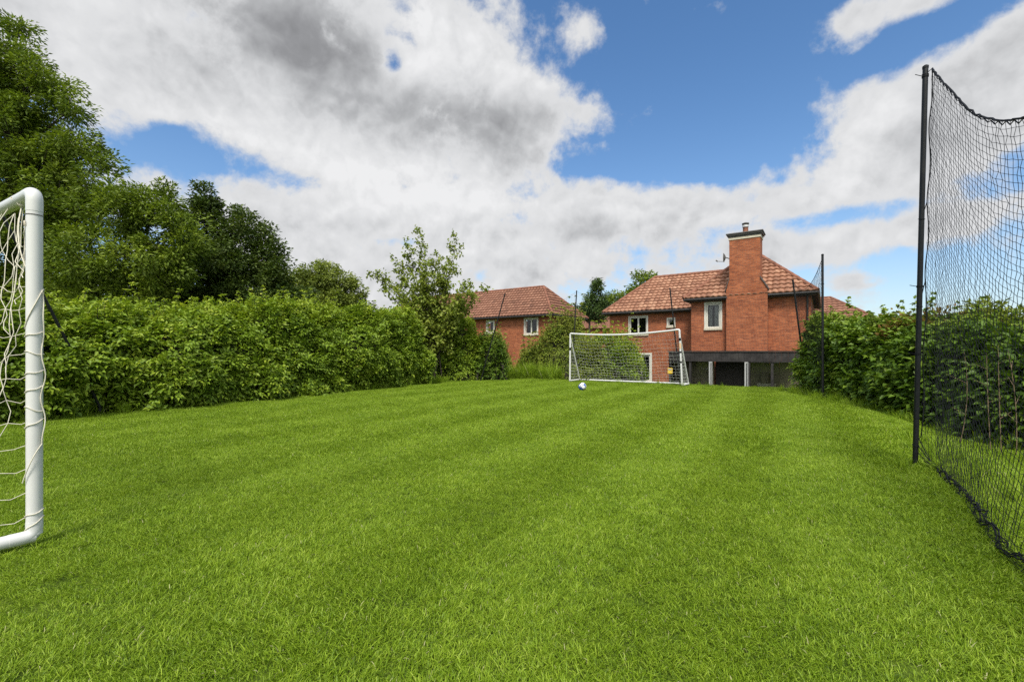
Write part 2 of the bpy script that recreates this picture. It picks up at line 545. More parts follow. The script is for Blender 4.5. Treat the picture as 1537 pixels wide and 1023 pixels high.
def ground():
    xs = axis(-13, 13, 0.16, 900); ys = axis(-6, 25, 0.16, 900)
    X, Y = np.meshgrid(xs, ys)
    Z = gz(X, Y) - .016
    V = np.stack([X, Y, Z], -1).reshape(-1, 3)
    nx, ny = len(xs), len(ys)
    I = np.arange(nx * ny).reshape(ny, nx)
    FA = np.stack([I[:-1, :-1], I[:-1, 1:], I[1:, 1:], I[1:, :-1]], -1).reshape(-1, 4)
    m, t, b, out = material('lawn soil and thatch')
    g = t.new('ShaderNodeNewGeometry').outputs['Position']
    n = t.noise(g, 9.0, 6, 0.7)
    n2 = t.noise(g, 0.9, 4, 0.6)
    c = t.ramp(n, [(0.3, (0.030, 0.050, 0.006)), (0.5, (0.060, 0.095, 0.010)), (0.72, (0.10, 0.14, 0.02))])
    c = t.mix(t.m('MULTIPLY', t.smoothstep(n2, 0.45, 0.7), 0.4), c, (0.13, 0.17, 0.02))
    t.l.new(c, b.inputs['Base Color'])
    b.inputs['Roughness'].default_value = 0.95
    b.inputs['Specular IOR Level'].default_value = 0.1
    o = link('lawn', np_mesh('lawn', V, FA, sm=True), m)
    tag(o, 'gently sloping green lawn mown in stripes', 'lawn', kind='structure')


ground()


def blades(n, size, lmin, lmax, w, lean, clump, rng):
    """a patch of curved grass blades (7 verts each), most leaning towards +x"""
    px = rng.uniform(-size / 2, size / 2, n); py = rng.uniform(-size / 2, size / 2, n)
    cl = vnoise(px / clump + 7.1, py / clump + rng.uniform(0, 90))
    cl2 = vnoise(px / clump + 31.7, py / clump + rng.uniform(0, 90))
    L = rng.uniform(lmin, lmax, n) * (1 + 0.45 * cl)
    ang = rng.normal(0, 1.1, n) + cl2 * 1.6
    stray = rng.random(n) < 0.25
    ang[stray] = rng.uniform(-np.pi, np.pi, stray.sum())
    le = np.clip(rng.normal(lean, 0.33, n), 0.05, 1.45)
    H = np.stack([np.cos(ang), np.sin(ang), np.zeros(n)], 1)
    yaw = rng.uniform(0, 2 * np.pi, n)
    side = np.stack([np.cos(yaw), np.sin(yaw), np.zeros(n)], 1)
    W = w * rng.uniform(0.7, 1.3, n)
    P = np.stack([px, py, np.full(n, -0.006)], 1)
    up = np.array([0, 0, 1.0])
    rows = []
    cur = P.copy()
    for k, (frac, wf) in enumerate(((0, 0.8), (0.38, 1.0), (0.34, 0.75), (0.28, 0.0))):
        a = le * (0.25 + 0.55 * k)
        dv = H * np.sin(a)[:, None] + up * np.cos(a)[:, None]
        cur = cur + dv * (L * frac)[:, None]
        if wf > 0:
            rows += [cur - side * (W * wf / 2)[:, None], cur + side * (W * wf / 2)[:, None]]
        else:
            rows += [cur]
    V = np.stack(rows, 1)                      # n,7,3
    i = np.arange(n)[:, None] * 7
    T = np.concatenate([i + np.array([[0, 1, 3]]), i + np.array([[0, 3, 2]]), i + np.array([[2, 3, 5]]), i + np.array([[2, 5, 4]]), i + np.array([[4, 5, 6]])], 1)
    tint = np.clip(rng.normal(0.5, 0.2, n) + 0.12 * cl, 0, 1)
    dead = rng.random(n) < 0.010
    tint[dead] = 1.6
    return V.reshape(-1, 3), T.reshape(-1, 3), np.repeat(tint, 5)


def grassmat():
    m, t, b, out = material('grass blade')
    a = t.new('ShaderNodeAttribute', attribute_name='tint').outputs['Fac']
    g = t.new('ShaderNodeNewGeometry').outputs['Position']
    n = t.noise(g, 1.1, 4, 0.62); n2 = t.noise(g, 6.5, 3, 0.6)
    f = t.m('ADD', t.m('MULTIPLY', a, 0.55), t.m('ADD', t.m('MULTIPLY', n, 0.30), t.m('MULTIPLY', n2, 0.22)))
    col = t.ramp(f, [(0.22, (0.052, 0.100, 0.004)), (0.48, (0.165, 0.270, 0.010)), (0.74, (0.300, 0.410, 0.032)), (0.90, (0.40, 0.47, 0.09)), (1.0, (0.44, 0.43, 0.20))])
    t.l.new(col, b.inputs['Base Color'])
    b.inputs['Roughness'].default_value = 0.5
    b.inputs['Specular IOR Level'].default_value = 0.25
    tr = t.new('ShaderNodeBsdfTranslucent')
    t.l.new(t.mix(1.0, col, (1.0, 1.0, 0.5), 'MULTIPLY'), tr.inputs[0])
    mx = t.new('ShaderNodeMixShader'); mx.inputs[0].default_value = 0.3
    t.l.new(b.outputs[0], mx.inputs[1]); t.l.new(tr.outputs[0], mx.inputs[2]); t.l.new(mx.outputs[0], out.inputs[0])
    return m


M['grass'] = grassmat()


def scatter_object(name, protos, pts, rot, scl, var, mat):
    """one object: blade patches plus scatter points, joined by a geometry-node instancer"""
    Vs, Ts, tn, pr = [], [], [], []
    off = 0
    for k, (V, T, tt) in enumerate(protos):
        Vs.append(V); Ts.append(T + off); tn.append(tt); pr.append(np.full(len(V), k, np.int32)); off += len(V)
    nb = off
    Vs.append(pts); pr.append(np.full(len(pts), -1, np.int32))
    me = np_mesh(name, np.concatenate(Vs), np.concatenate(Ts), np.concatenate(tn))
    n = nb + len(pts)

    def attr(nm, typ, key, data, fill, dim=1):
        full = np.zeros((n, dim), np.float32 if typ != 'INT' else np.int32) + fill
        full[nb:] = np.asarray(data).reshape(len(pts), dim)
        a = me.attributes.new(nm, typ, 'POINT'); a.data.foreach_set(key, full.ravel())
    a = me.attributes.new('proto', 'INT', 'POINT'); a.data.foreach_set('value', np.concatenate(pr))
    attr('rot', 'FLOAT_VECTOR', 'vector', rot, 0, 3)
    attr('scl', 'FLOAT', 'value', scl, 1)
    attr('var', 'INT', 'value', var, -1)
    o = link(name, me, mat)
    ng = bpy.data.node_groups.new(name + ' scatter', 'GeometryNodeTree')
    ng.interface.new_socket('Geometry', in_out='INPUT', socket_type='NodeSocketGeometry')
    ng.interface.new_socket('Geometry', in_out='OUTPUT', socket_type='NodeSocketGeometry')
    N = ng.nodes; Lk = ng.links
    gi = N.new('NodeGroupInput'); go = N.new('NodeGroupOutput')

    def named(nm, typ):
        q = N.new('GeometryNodeInputNamedAttribute'); q.data_type = typ; q.inputs[0].default_value = nm
        return q.outputs[0]

    def eq(sock, v):
        q = N.new('FunctionNodeCompare'); q.data_type = 'INT'; q.operation = 'EQUAL'
        Lk.new(sock, q.inputs[2]); q.inputs[3].default_value = v
        return q.outputs[0]

    def sep(geo, sel):
        q = N.new('GeometryNodeSeparateGeometry'); q.domain = 'POINT'
        Lk.new(geo, q.inputs[0]); Lk.new(sel, q.inputs[1])
        return q.outputs[0]
    join = N.new('GeometryNodeJoinGeometry')
    pa, va = named('proto', 'INT'), named('var', 'INT')
    ra, sa = named('rot', 'FLOAT_VECTOR'), named('scl', 'FLOAT')
    for k in range(len(protos)):
        iop = N.new('GeometryNodeInstanceOnPoints')
        Lk.new(sep(gi.outputs[0], eq(va, k)), iop.inputs['Points'])
        Lk.new(sep(gi.outputs[0], eq(pa, k)), iop.inputs['Instance'])
        Lk.new(ra, iop.inputs['Rotation']); Lk.new(sa, iop.inputs['Scale'])
        Lk.new(iop.outputs[0], join.inputs[0])
    Lk.new(join.outputs[0], go.inputs[0])
    md = o.modifiers.new('scatter', 'NODES'); md.node_group = ng
    return o


PITCH = math.atan2(0.866, 0.5)     # the pitch runs away to the right of the camera


def lawn_grass():
    rng = np.random.default_rng(5)
    near = [blades(1750, 0.34, 0.016, 0.037, 0.0026, 0.85, 0.042, rng) for _ in range(7)]
    far = [blades(1000, 0.34, 0.020, 0.042, 0.0042, 0.78, 0.06, rng) for _ in range(5)]
    step = 0.18
    xs = np.arange(-9, 9.2, step); ys = np.arange(0.7, 21, step)
    X, Y = np.meshgrid(xs, ys)
    X = X.ravel() + rng.uniform(-.05, .05, X.size); Y = Y.ravel() + rng.uniform(-.05, .05, Y.size)
    f = (X + 1.3) * 0.586 + (Y - 19.6) * 0.81
    left = -7.1 + (Y - 6.3) * 0.4545 - 0.5
    keep = (f < 1.2) & (np.abs(X) < 1.2 * Y + 0.8) & (X > left) & (X < 7.2 + 0.25 * np.clip(Y - 7, 0, 9))
    X, Y = X[keep], Y[keep]
    n = len(X)
    D = np.hypot(X, Y)
    isnear = D < 5.5 + rng.uniform(-.8, .8, n)
    var = np.where(isnear, rng.integers(0, 7, n), rng.integers(7, 12, n))
    q = 0.866 * X - 0.5 * Y
    stripe = np.where(np.sin(q * 2 * np.pi / 1.25 + 0.4 * vnoise(X * .5, Y * .5)) > 0, 1, -1)
    rz = PITCH + np.where(stripe > 0, 0, np.pi) + rng.normal(0, 0.65, n)
    tl = vnoise(X * 1.7, Y * 1.7, 9.0)
    scl = 0.92 + 0.16 * tl + rng.uniform(-.12, .14, n)
    # longer at the foot of the netting and along the right-hand bank
    d2 = (X - 3.65) * 0.878 - (Y - 4.12) * 0.479
    scl = scl * (1 + 0.55 * np.exp(-((d2 - 0.05) / 0.35) ** 2) * (rng.random(n) < .6))
    P = np.stack([X, Y, gz(X, Y)], 1)
    e = 0.12
    wx = (gz(X, Y + e) - gz(X, Y - e)) / (2 * e); wy = -(gz(X + e, Y) - gz(X - e, Y)) / (2 * e)
    # each patch lies along the slope of the ground under it
    rot = np.stack([wx * np.cos(rz) + wy * np.sin(rz), -wx * np.sin(rz) + wy * np.cos(rz), rz], 1)
    o = scatter_object('grass', near + far, P, rot, scl, var, M['grass'])
    tag(o, 'short bright green mown grass covering the lawn', 'grass', kind='stuff')


lawn_grass()


def long_grass():
    rng = np.random.default_rng(8)
    pr = [blades(46, 0.14, 0.16, 0.34, 0.007, 0.55, 0.2, rng) for _ in range(4)]
    pr += [blades(70, 0.3, 0.35, 0.75, 0.012, 0.42, 0.3, rng) for _ in range(4)]
    P, S, Vr = [], [], []

    def add(x, y, s, big):
        P.append((x, y, float(gz(x, y)) - 0.01)); S.append(s); Vr.append(rng.integers(4, 8) if big else rng.integers(0, 4))
    # a strip of uncut grass behind the goal, left of its post
    for _ in range(420):
        u = rng.random(); x = -2.2 + u * 5.2; y = 20.2 - 0.62 * (x + 1.5) + rng.uniform(0.1, 2.6)
        add(x, y, rng.uniform(0.7, 1.35), True)
    # along the foot of the left hedge
    for _ in range(330):
        u = rng.random() ** 0.8; x = -7.25 + u * 4.9; y = 6.3 + u * 10.2
        add(x + rng.uniform(-.5, .1), y + rng.uniform(-.1, .15), rng.uniform(0.5, 1.15), False)
    # foot of the right hedge and of the net poles
    for _ in range(170):
        y = rng.uniform(5.0, 12.6); x = 6.35 + 0.19 * max(0, y - 7) + rng.uniform(-.1, .35)
        add(x, y, rng.uniform(.4, .9), False)
    for _ in range(46):
        s = abs(rng.normal(0, 1.2)) * rng.choice([-1, 1]); add(3.8 + .479 * s + rng.normal(.25, .18), 4.2 + .878 * s + rng.normal(0, .1), rng.uniform(.35, .7), False)
    for _ in range(26):
        add(5.2 + rng.normal(0, 1.2), 14.9 - .6 * rng.normal(0, .9), rng.uniform(.4, .8), False)
    n = len(P)
    rot = np.stack([rng.normal(0, .1, n), rng.normal(0, .1, n), rng.uniform(0, 6.28, n)], 1)
    o = scatter_object('long_grass', pr, np.array(P), rot, np.array(S), np.array(Vr), M['grass'])
    tag(o, 'tufts of long uncut grass along the lawn edges and hedge feet', 'long grass', kind='stuff')


long_grass()


# ================================================================ foliage tools
def unit(a):
    return a / np.maximum(np.linalg.norm(a, axis=1, keepdims=True), 1e-9)


class Leaves:
    def __init__(s):
        s.P = []; s.A = []; s.N = []; s.L = []; s.W = []; s.T = []

    def add(s, P, A, N, L, W, T):
        s.P.append(P); s.A.append(A); s.N.append(N); s.L.append(L); s.W.append(W); s.T.append(T)

    def build(s, name, mat, parent, droop=0.18):
        P, A, N = (np.concatenate(q) for q in (s.P, s.A, s.N))
        L, W, T = (np.concatenate(q) for q in (s.L, s.W, s.T))
        A = unit(A); S = unit(np.cross(A, N)); N = np.cross(S, A)
        L = L[:, None]; W = W[:, None]
        fold = N * W * 0.18
        mid = P + A * L * 0.42
        tip = P + A * L - N * L * droop
        V = np.stack([P, mid + S * W * .5 + fold, tip, mid - S * W * .5 + fold], 1).reshape(-1, 3)
        i = np.arange(len(P))[:, None] * 4
        FA = np.concatenate([i + np.array([[0, 1, 2]]), i + np.array([[0, 2, 3]])], 1).reshape(-1, 3)
        org = np.array(parent.matrix_world.translation if False else parent.location) if parent else 0
        return link(name, np_mesh(name, V - org, FA, np.repeat(np.clip(T, 0, 1), 2)), mat, parent)


def clump(lv, c, r, n, ll, lw, rng, flat=0.65, out=None, tb=0.5):
    """leaves filling one small flattened clump"""
    d = unit(rng.normal(size=(n, 3)))
    rr = rng.random(n) ** 0.45
    P = c + d * (rr * r)[:, None] * np.array([1, 1, flat])
    o = d.copy()
    if out is not None:
        o = o + out * 0.7
    A = unit(o * np.array([1, 1, .6]) + rng.normal(0, .45, (n, 3)) + np.array([0, 0, -0.12]))
    N = unit(np.array([0, 0, 0.65]) + d * 0.7 + rng.normal(0, .6, (n, 3)))
    lv.add(P, A, N, ll * rng.uniform(.65, 1.25, n), lw * rng.uniform(.65, 1.25, n), np.clip(rng.normal(tb, .22, n), 0, 1))


def curve_pts(a, b, bend, n=7):
    a, b, bend = Vector(a), Vector(b), Vector(bend)
    m = (a + b) / 2 + bend
    return [(a * (1 - t) ** 2 + m * 2 * t * (1 - t) + b * t * t) for t in [k / (n - 1) for k in range(n)]]


def tree(name, label, base, lobes, leafm, ll, lw, clump_r, per, density, trunk_r, seed, group=None, cat='tree', flat=.85, bark='bark', twigs=True, shell=0.35):
    """lobes: (centre, radius). Limbs run from the trunk to each lobe, twigs to each leaf clump"""
    rng = np.random.default_rng(seed); random.seed(seed)
    base = Vector(base)
    root = empty(name, base, label=label, cat=cat, group=group)
    mb = MB(); lv = Leaves()
    cs = [Vector(c) for c, r in lobes]
    cen = sum(cs, Vector()) / len(cs)
    zt = max(c.z for c in cs)
    top = Vector((base.x * .35 + cen.x * .65, base.y * .35 + cen.y * .65, base.z + (zt - base.z) * 0.93))
    tr = [base + (top - base) * t + Vector((.10 * math.sin(5 * t + seed), .10 * math.cos(4 * t + seed), 0)) * (t > 0) * (zt - base.z) * .12 for t in [k / 9 for k in range(10)]]
    mb.tube([p - base for p in tr], [trunk_r * (1.25 if k == 0 else 1 - .9 * k / 9) for k in range(10)], 9)
    for c, r in lobes:
        c = Vector(c)
        # where on the trunk the limb leaves: below the lobe
        hz = max(0.12, min(.9, (c.z - base.z - .55 * (c - top).to_2d().length - .3 * r) / max(.1, top.z - base.z)))
        k = hz * 9; k0 = min(8, int(k)); s = tr[k0].lerp(tr[k0 + 1], k - k0)
        pts = curve_pts(s, c, Vector((rng.normal(0, .15), rng.normal(0, .15), -.12 * (c - s).length)), 7)
        r0 = max(.03, trunk_r * .42 * min(1.3, .35 + r * .4))
        mb.tube([p - base for p in pts], [r0 * (1 - .8 * q / 6) for q in range(7)], 6)
        n = max(5, int(density * (r / clump_r) ** 2.2))
        for _ in range(n):
            d = rng.normal(size=3); d /= np.linalg.norm(d)
            if d[2] < -.2:
                d[2] *= .55
            q = (shell + (1 - shell) * rng.random() ** .55)
            pc = np.array(c) + d * r * q * np.array([1, 1, .92])
            cr = clump_r * rng.uniform(.6, 1.25)
            clump(lv, pc, cr, int(per * rng.uniform(.6, 1.3)), ll, lw, rng, flat, out=d, tb=np.clip(rng.normal(.42, .15) + .22 * d[2], .05, .95))  # clumps tinted lighter towards lobe tops, sunlit crowns put into leaf colour
            if twigs:
                st = pts[int(rng.integers(3, 7))]
                tp = curve_pts(st, pc, (0, 0, -.08 * (Vector(pc) - st).length), 4)
                mb.tube([p - base for p in tp], [r0 * .3, r0 * .2, r0 * .13, .006], 4, caps=False)
    mb.build('trunk', M[bark], root)
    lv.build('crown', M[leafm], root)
    return root


def hedge(name, label, line, leafm, ll, lw, seed, dens=900, shoots=60, group=None, cat='hedge', lump=.17, sh=.22, tip='green_stem', core=True, tbias=None):
    """line: (x, y, half width, height). A lumpy bank of leaves on stems, with shoots rising from its top"""
    rng = np.random.default_rng(seed); random.seed(seed)
    Lp = np.array(line, float)
    seg = np.hypot(*(Lp[1:, :2] - Lp[:-1, :2]).T); cum = np.concatenate([[0], np.cumsum(seg)])
    tot = cum[-1]
    base = gp(Lp[:, 0].mean(), Lp[:, 1].mean())
    root = empty(name, base, label=label, cat=cat, group=group)

    def surf(s, th, inset=0.0):
        x = np.interp(s, cum, Lp[:, 0]); y = np.interp(s, cum, Lp[:, 1])
        hw = np.interp(s, cum, Lp[:, 2]); h = np.interp(s, cum, Lp[:, 3])
        e = .6
        x2 = np.interp(s + e, cum, Lp[:, 0]); y2 = np.interp(s + e, cum, Lp[:, 1]); x1 = np.interp(s - e, cum, Lp[:, 0]); y1 = np.interp(s - e, cum, Lp[:, 1])
        t = unit(np.stack([x2 - x1, y2 - y1, 0 * x], 1)); nrm = np.stack([t[:, 1], -t[:, 0], 0 * x], 1)
        # rounded ends
        endf = np.sqrt(np.clip(1 - np.clip(1 - np.minimum(s, tot - s) / 0.9, 0, 1) ** 2, 0.02, 1))
        c, sn = np.cos(th), np.sin(th)
        k = 0.62
        ox = np.sign(c) * np.abs(c) ** k; oz = np.abs(sn) ** k
        n3 = nrm * (np.sign(c) * np.abs(c) ** .8)[:, None] + np.array([0, 0, 1.0]) * (np.abs(sn) ** .8)[:, None]
        n3 = unit(n3)
        P = np.stack([x, y, gz(x, y)], 1) + nrm * (ox * hw * endf)[:, None] + np.array([0, 0, 1.0]) * (oz * h * (.55 + .45 * endf))[:, None]
        d = lump * vnoise(P[:, 0] * 1.6, P[:, 1] * 1.6, P[:, 2] * 1.6 + seed) + lump * .55 * vnoise(P[:, 0] * 4, P[:, 1] * 4, P[:, 2] * 4 + seed)
        return P + n3 * (d - inset)[:, None], n3
    area = tot * (2 * Lp[:, 3].mean() + 2 * Lp[:, 2].mean())
    n = int(area * dens)
    K = 7
    m = n // K
    s = rng.uniform(0, tot, m); th = np.where(rng.random(m) < .2, rng.uniform(0, .3, m), np.pi * rng.random(m))
    P, n3 = surf(s, th, 0)
    P = P - n3 * np.abs(rng.normal(0, .13, m))[:, None] + rng.normal(0, .04, (m, 3))
    ax = unit(n3 * .75 + unit(rng.normal(size=(m, 3))) * .75 + np.array([0, 0, .18]))
    sd = unit(np.cross(ax, n3 * .6 + np.array([0, 0, 1.0]) + rng.normal(0, .2, (m, 3))))
    ups = np.cross(sd, ax)
    cl = vnoise(P[:, 0] * 2.2, P[:, 1] * 2.2, P[:, 2] * 2.2 + 40)
    base_t = np.clip(rng.normal(.40, .13, m) + .16 * cl + .24 * smooth(.75, 1.0, np.sin(th)) * rng.random(m), 0, 1)  # leaves near the top tinted lighter, painting in light from above
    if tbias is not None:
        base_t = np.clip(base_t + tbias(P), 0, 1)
    lv = Leaves()
    span = ll * 2.0
    for k in range(K):
        q = k / (K - 1)
        sg = 1 if k % 2 else -1
        C = P + ax * (span * (q - .35)) - np.array([0, 0, 1.0]) * (span * .28 * q * q) + rng.normal(0, .012, (m, 3))
        A = unit(ax * (.55 + .9 * (k == K - 1)) + sd * (sg * (.85 if k < K - 1 else .1)) + np.array([0, 0, -.30]) + rng.normal(0, .28, (m, 3)))
        N = unit(ups + n3 * .35 + rng.normal(0, .30, (m, 3)))
        lv.add(C, A, N, ll * rng.uniform(.6, 1.2, m), lw * rng.uniform(.7, 1.2, m), np.clip(base_t + rng.normal(0, .09, m) + .10 * q, 0, 1))
    mb = MB()
    for _ in range(shoots):
        ss = rng.uniform(.2, tot - .2); tt = rng.normal(np.pi / 2, .42)
        p, nn = surf(np.array([ss]), np.array([np.clip(tt, .15, 3.0)]), 0.1)
        h = abs(rng.normal(sh, sh * .7)) + .08
        d = Vector(nn[0]) * .5 + Vector((rng.normal(0, .3), rng.normal(0, .3), 1)); d.normalize()
        a = Vector(p[0]); b = a + d * h
        pts = curve_pts(a, b, Vector((rng.normal(0, .05), rng.normal(0, .05), 0)), 5)
        mb.tube([q - base for q in pts], [.006, .005, .004, .003, .002], 4, caps=False)
        m = int(8 + h * 60)
        u = rng.uniform(.15, 1, m)
        C = np.array([pts[min(4, int(q * 4.99))] for q in u])
        az = rng.uniform(0, 6.28, m)
        AA = np.stack([np.cos(az), np.sin(az), rng.uniform(-.6, .9, m)], 1)
        lv.add(C, AA, np.stack([rng.normal(0, .6, m), rng.normal(0, .6, m) - .3, np.full(m, .8)], 1), ll * rng.uniform(.5, 1.0, m) * (1.2 - .5 * u), lw * rng.uniform(.5, 1, m), np.clip(rng.normal(.78, .14, m), 0, 1))
    # woody stems inside
    for _ in range(int(tot * 7)):
        ss = rng.uniform(.1, tot - .1)
        p, _n = surf(np.array([ss]), np.array([rng.uniform(.5, 2.6)]), .22)
        x = np.interp(ss, cum, Lp[:, 0]) + rng.normal(0, .2); y = np.interp(ss, cum, Lp[:, 1]) + rng.normal(0, .2)
        pts = curve_pts(gp(x, y, -.05), Vector(p[0]), (rng.normal(0, .1), rng.normal(0, .1), .1), 6)
        mb.tube([q - base for q in pts], [.016, .014, .012, .01, .008, .005], 5, caps=False)
    if core:  # dark hull sheet inside, standing in for shade among the inner branches
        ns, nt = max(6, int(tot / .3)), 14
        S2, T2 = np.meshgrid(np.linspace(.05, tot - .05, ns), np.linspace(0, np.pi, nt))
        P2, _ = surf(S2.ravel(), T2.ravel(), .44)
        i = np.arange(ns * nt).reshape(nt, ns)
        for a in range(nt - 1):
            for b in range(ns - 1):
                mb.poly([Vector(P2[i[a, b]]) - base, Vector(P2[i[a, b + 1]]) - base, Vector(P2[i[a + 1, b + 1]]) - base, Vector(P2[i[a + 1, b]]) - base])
    mb.build('stems_and_core', M['twig'], root)
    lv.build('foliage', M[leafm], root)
    return root


# ================================================================ hedges, shrubs, trees
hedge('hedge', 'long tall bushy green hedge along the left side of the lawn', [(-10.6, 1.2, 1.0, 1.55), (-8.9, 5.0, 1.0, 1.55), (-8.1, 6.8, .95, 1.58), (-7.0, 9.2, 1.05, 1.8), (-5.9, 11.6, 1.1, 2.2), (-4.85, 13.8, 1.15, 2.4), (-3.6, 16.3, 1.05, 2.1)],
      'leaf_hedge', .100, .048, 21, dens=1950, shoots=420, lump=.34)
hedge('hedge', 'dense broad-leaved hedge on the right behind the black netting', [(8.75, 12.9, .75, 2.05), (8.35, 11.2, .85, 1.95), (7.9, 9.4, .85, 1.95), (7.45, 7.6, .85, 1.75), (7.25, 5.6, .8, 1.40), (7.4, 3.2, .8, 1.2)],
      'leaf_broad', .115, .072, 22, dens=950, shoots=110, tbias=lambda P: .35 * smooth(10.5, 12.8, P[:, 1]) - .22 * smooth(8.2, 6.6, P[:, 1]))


def L(px, py, y, r):
    return (at(px, py, y), r)


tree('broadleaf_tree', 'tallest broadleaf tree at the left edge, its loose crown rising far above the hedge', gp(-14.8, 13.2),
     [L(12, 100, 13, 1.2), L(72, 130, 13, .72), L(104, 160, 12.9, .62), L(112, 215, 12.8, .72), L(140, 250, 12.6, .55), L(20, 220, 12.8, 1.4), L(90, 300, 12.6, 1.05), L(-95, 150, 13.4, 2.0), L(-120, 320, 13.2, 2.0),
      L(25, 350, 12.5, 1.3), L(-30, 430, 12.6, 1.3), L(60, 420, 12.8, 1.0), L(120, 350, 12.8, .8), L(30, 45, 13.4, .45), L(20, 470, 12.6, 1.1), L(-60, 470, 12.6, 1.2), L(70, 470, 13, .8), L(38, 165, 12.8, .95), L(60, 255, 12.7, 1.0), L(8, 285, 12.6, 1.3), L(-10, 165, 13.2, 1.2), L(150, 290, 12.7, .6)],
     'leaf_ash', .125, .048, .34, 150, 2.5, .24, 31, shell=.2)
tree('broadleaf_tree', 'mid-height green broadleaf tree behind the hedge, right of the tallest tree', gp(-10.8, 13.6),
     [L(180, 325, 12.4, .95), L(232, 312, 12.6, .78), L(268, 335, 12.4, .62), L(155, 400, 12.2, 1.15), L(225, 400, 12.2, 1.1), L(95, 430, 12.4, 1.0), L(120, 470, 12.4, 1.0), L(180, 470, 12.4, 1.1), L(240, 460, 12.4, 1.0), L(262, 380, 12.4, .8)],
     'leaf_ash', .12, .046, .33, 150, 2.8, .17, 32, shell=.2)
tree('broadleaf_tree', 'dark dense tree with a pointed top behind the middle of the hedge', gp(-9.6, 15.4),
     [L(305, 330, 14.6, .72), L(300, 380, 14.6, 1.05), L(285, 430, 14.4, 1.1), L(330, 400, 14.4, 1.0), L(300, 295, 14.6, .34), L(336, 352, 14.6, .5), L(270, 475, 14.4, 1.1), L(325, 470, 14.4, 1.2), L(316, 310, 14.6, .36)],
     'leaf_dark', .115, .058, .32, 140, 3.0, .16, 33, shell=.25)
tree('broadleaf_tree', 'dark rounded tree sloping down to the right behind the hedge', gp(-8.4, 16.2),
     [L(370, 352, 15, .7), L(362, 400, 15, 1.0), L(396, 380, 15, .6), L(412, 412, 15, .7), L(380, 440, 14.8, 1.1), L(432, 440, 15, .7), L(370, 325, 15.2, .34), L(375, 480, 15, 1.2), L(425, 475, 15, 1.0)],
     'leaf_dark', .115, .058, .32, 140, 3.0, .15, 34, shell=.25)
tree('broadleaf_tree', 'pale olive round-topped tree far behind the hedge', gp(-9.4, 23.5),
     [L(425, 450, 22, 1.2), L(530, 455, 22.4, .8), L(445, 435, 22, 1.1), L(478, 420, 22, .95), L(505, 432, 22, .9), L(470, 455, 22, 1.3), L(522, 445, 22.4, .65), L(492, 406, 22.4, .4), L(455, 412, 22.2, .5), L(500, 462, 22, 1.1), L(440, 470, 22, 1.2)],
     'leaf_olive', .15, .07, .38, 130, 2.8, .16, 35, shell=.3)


def sapling():
    rng = np.random.default_rng(40)
    base = gp(-2.95, 17.3)
    root = empty('sapling', base, label='slender young tree with sparse open branches above the end of the hedge', cat='young tree')
    mb = MB(); lv = Leaves()
    tips = [(634, 352), (686, 362), (612, 372), (598, 398), (562, 414), (655, 385), (704, 428), (676, 404), (622, 425), (585, 428), (640, 400), (664, 425), (700, 445), (606, 450), (636, 440), (722, 440), (650, 470), (620, 480), (680, 470)]
    for k, (px, py) in enumerate(tips):
        b = at(px, py, 17 + rng.uniform(-.9, .9))
        s = base + Vector((rng.normal(0, .12), rng.normal(0, .12), rng.uniform(0, .5)))
        m = Vector(((b.x - s.x) * -.22, 0, .25 * (b - s).length * .4))
        pts = curve_pts(s, b, m, 12)
        mb.tube([p - base for p in pts], [.024 * (1 - .85 * q / 11) for q in range(12)], 6, caps=False)
        for q in range(4, 12):
            p = pts[q]
            for _ in range(4 if q < 11 else 2):
                ln = rng.uniform(.18, .75) * (1.15 - q / 15)
                az = rng.uniform(0, 6.28)
                e = p + Vector((math.cos(az) * ln, math.sin(az) * ln, rng.uniform(-.05, .35) * 1.1))
                mb.tube([v - base for v in curve_pts(p, e, (0, 0, -.03), 4)], [.007, .005, .004, .002], 4, caps=False)
                n = int(rng.integers(14, 28))
                u = (.45 + .65 * rng.random(n) ** .8)[:, None]
                C = np.array(p) * (1 - u) + np.array(e) * u + rng.normal(0, .065, (n, 3))
                lv.add(C, unit(rng.normal(size=(n, 3)) + np.array([0, 0, -.2])), unit(rng.normal(0, .5, (n, 3)) + np.array([0, -.3, .9])), rng.uniform(.08, .15, n), rng.uniform(.06, .10, n), np.clip(rng.normal(.52, .22, n), 0, 1))
    mb.build('trunk', M['bark'], root)
    lv.build('crown', M['leaf_young'], root)


sapling()

hedge('shrub', 'bushy mixed shrub under the slender young tree, beside the hedge end', [(-4.0, 18.8, .8, 2.6), (-2.8, 18.3, .9, 2.9), (-1.9, 18.1, .8, 2.6), (-1.2, 18.0, .6, 1.95)], 'leaf_hedge', .11, .05, 41, dens=1000, shoots=70, cat='shrub', lump=.34, sh=.32)
hedge('shrub', 'dark green shrub around the foot of the leaning pole', [(-1.75, 18.6, .6, 1.8), (-0.9, 18.2, .65, 1.8), (-.25, 18.1, .5, 1.65)], 'leaf_broad', .10, .055, 42, dens=1000, shoots=40, cat='shrub', lump=.3, sh=.28)
hedge('shrub', 'grey-green rounded bush in front of the far brick house', [(-1.4, 22.5, .8, 3.5), (-.6, 22.4, .8, 3.6), (.0, 22.3, .6, 3.0)], 'leaf_olive', .12, .06, 43, dens=700, shoots=50, cat='shrub', lump=.36, sh=.35)
hedge('shrub', 'yellow-green feathery shrub between the far house and the goal', [(.15, 22.2, .5, 2.3), (1.0, 21.9, .6, 2.6), (1.8, 21.5, .8, 3.7), (2.6, 21.2, .9, 4.2), (3.4, 20.8, .7, 3.6)], 'leaf_young', .14, .045, 44, dens=650, shoots=190, cat='shrub', lump=.45, sh=.55)
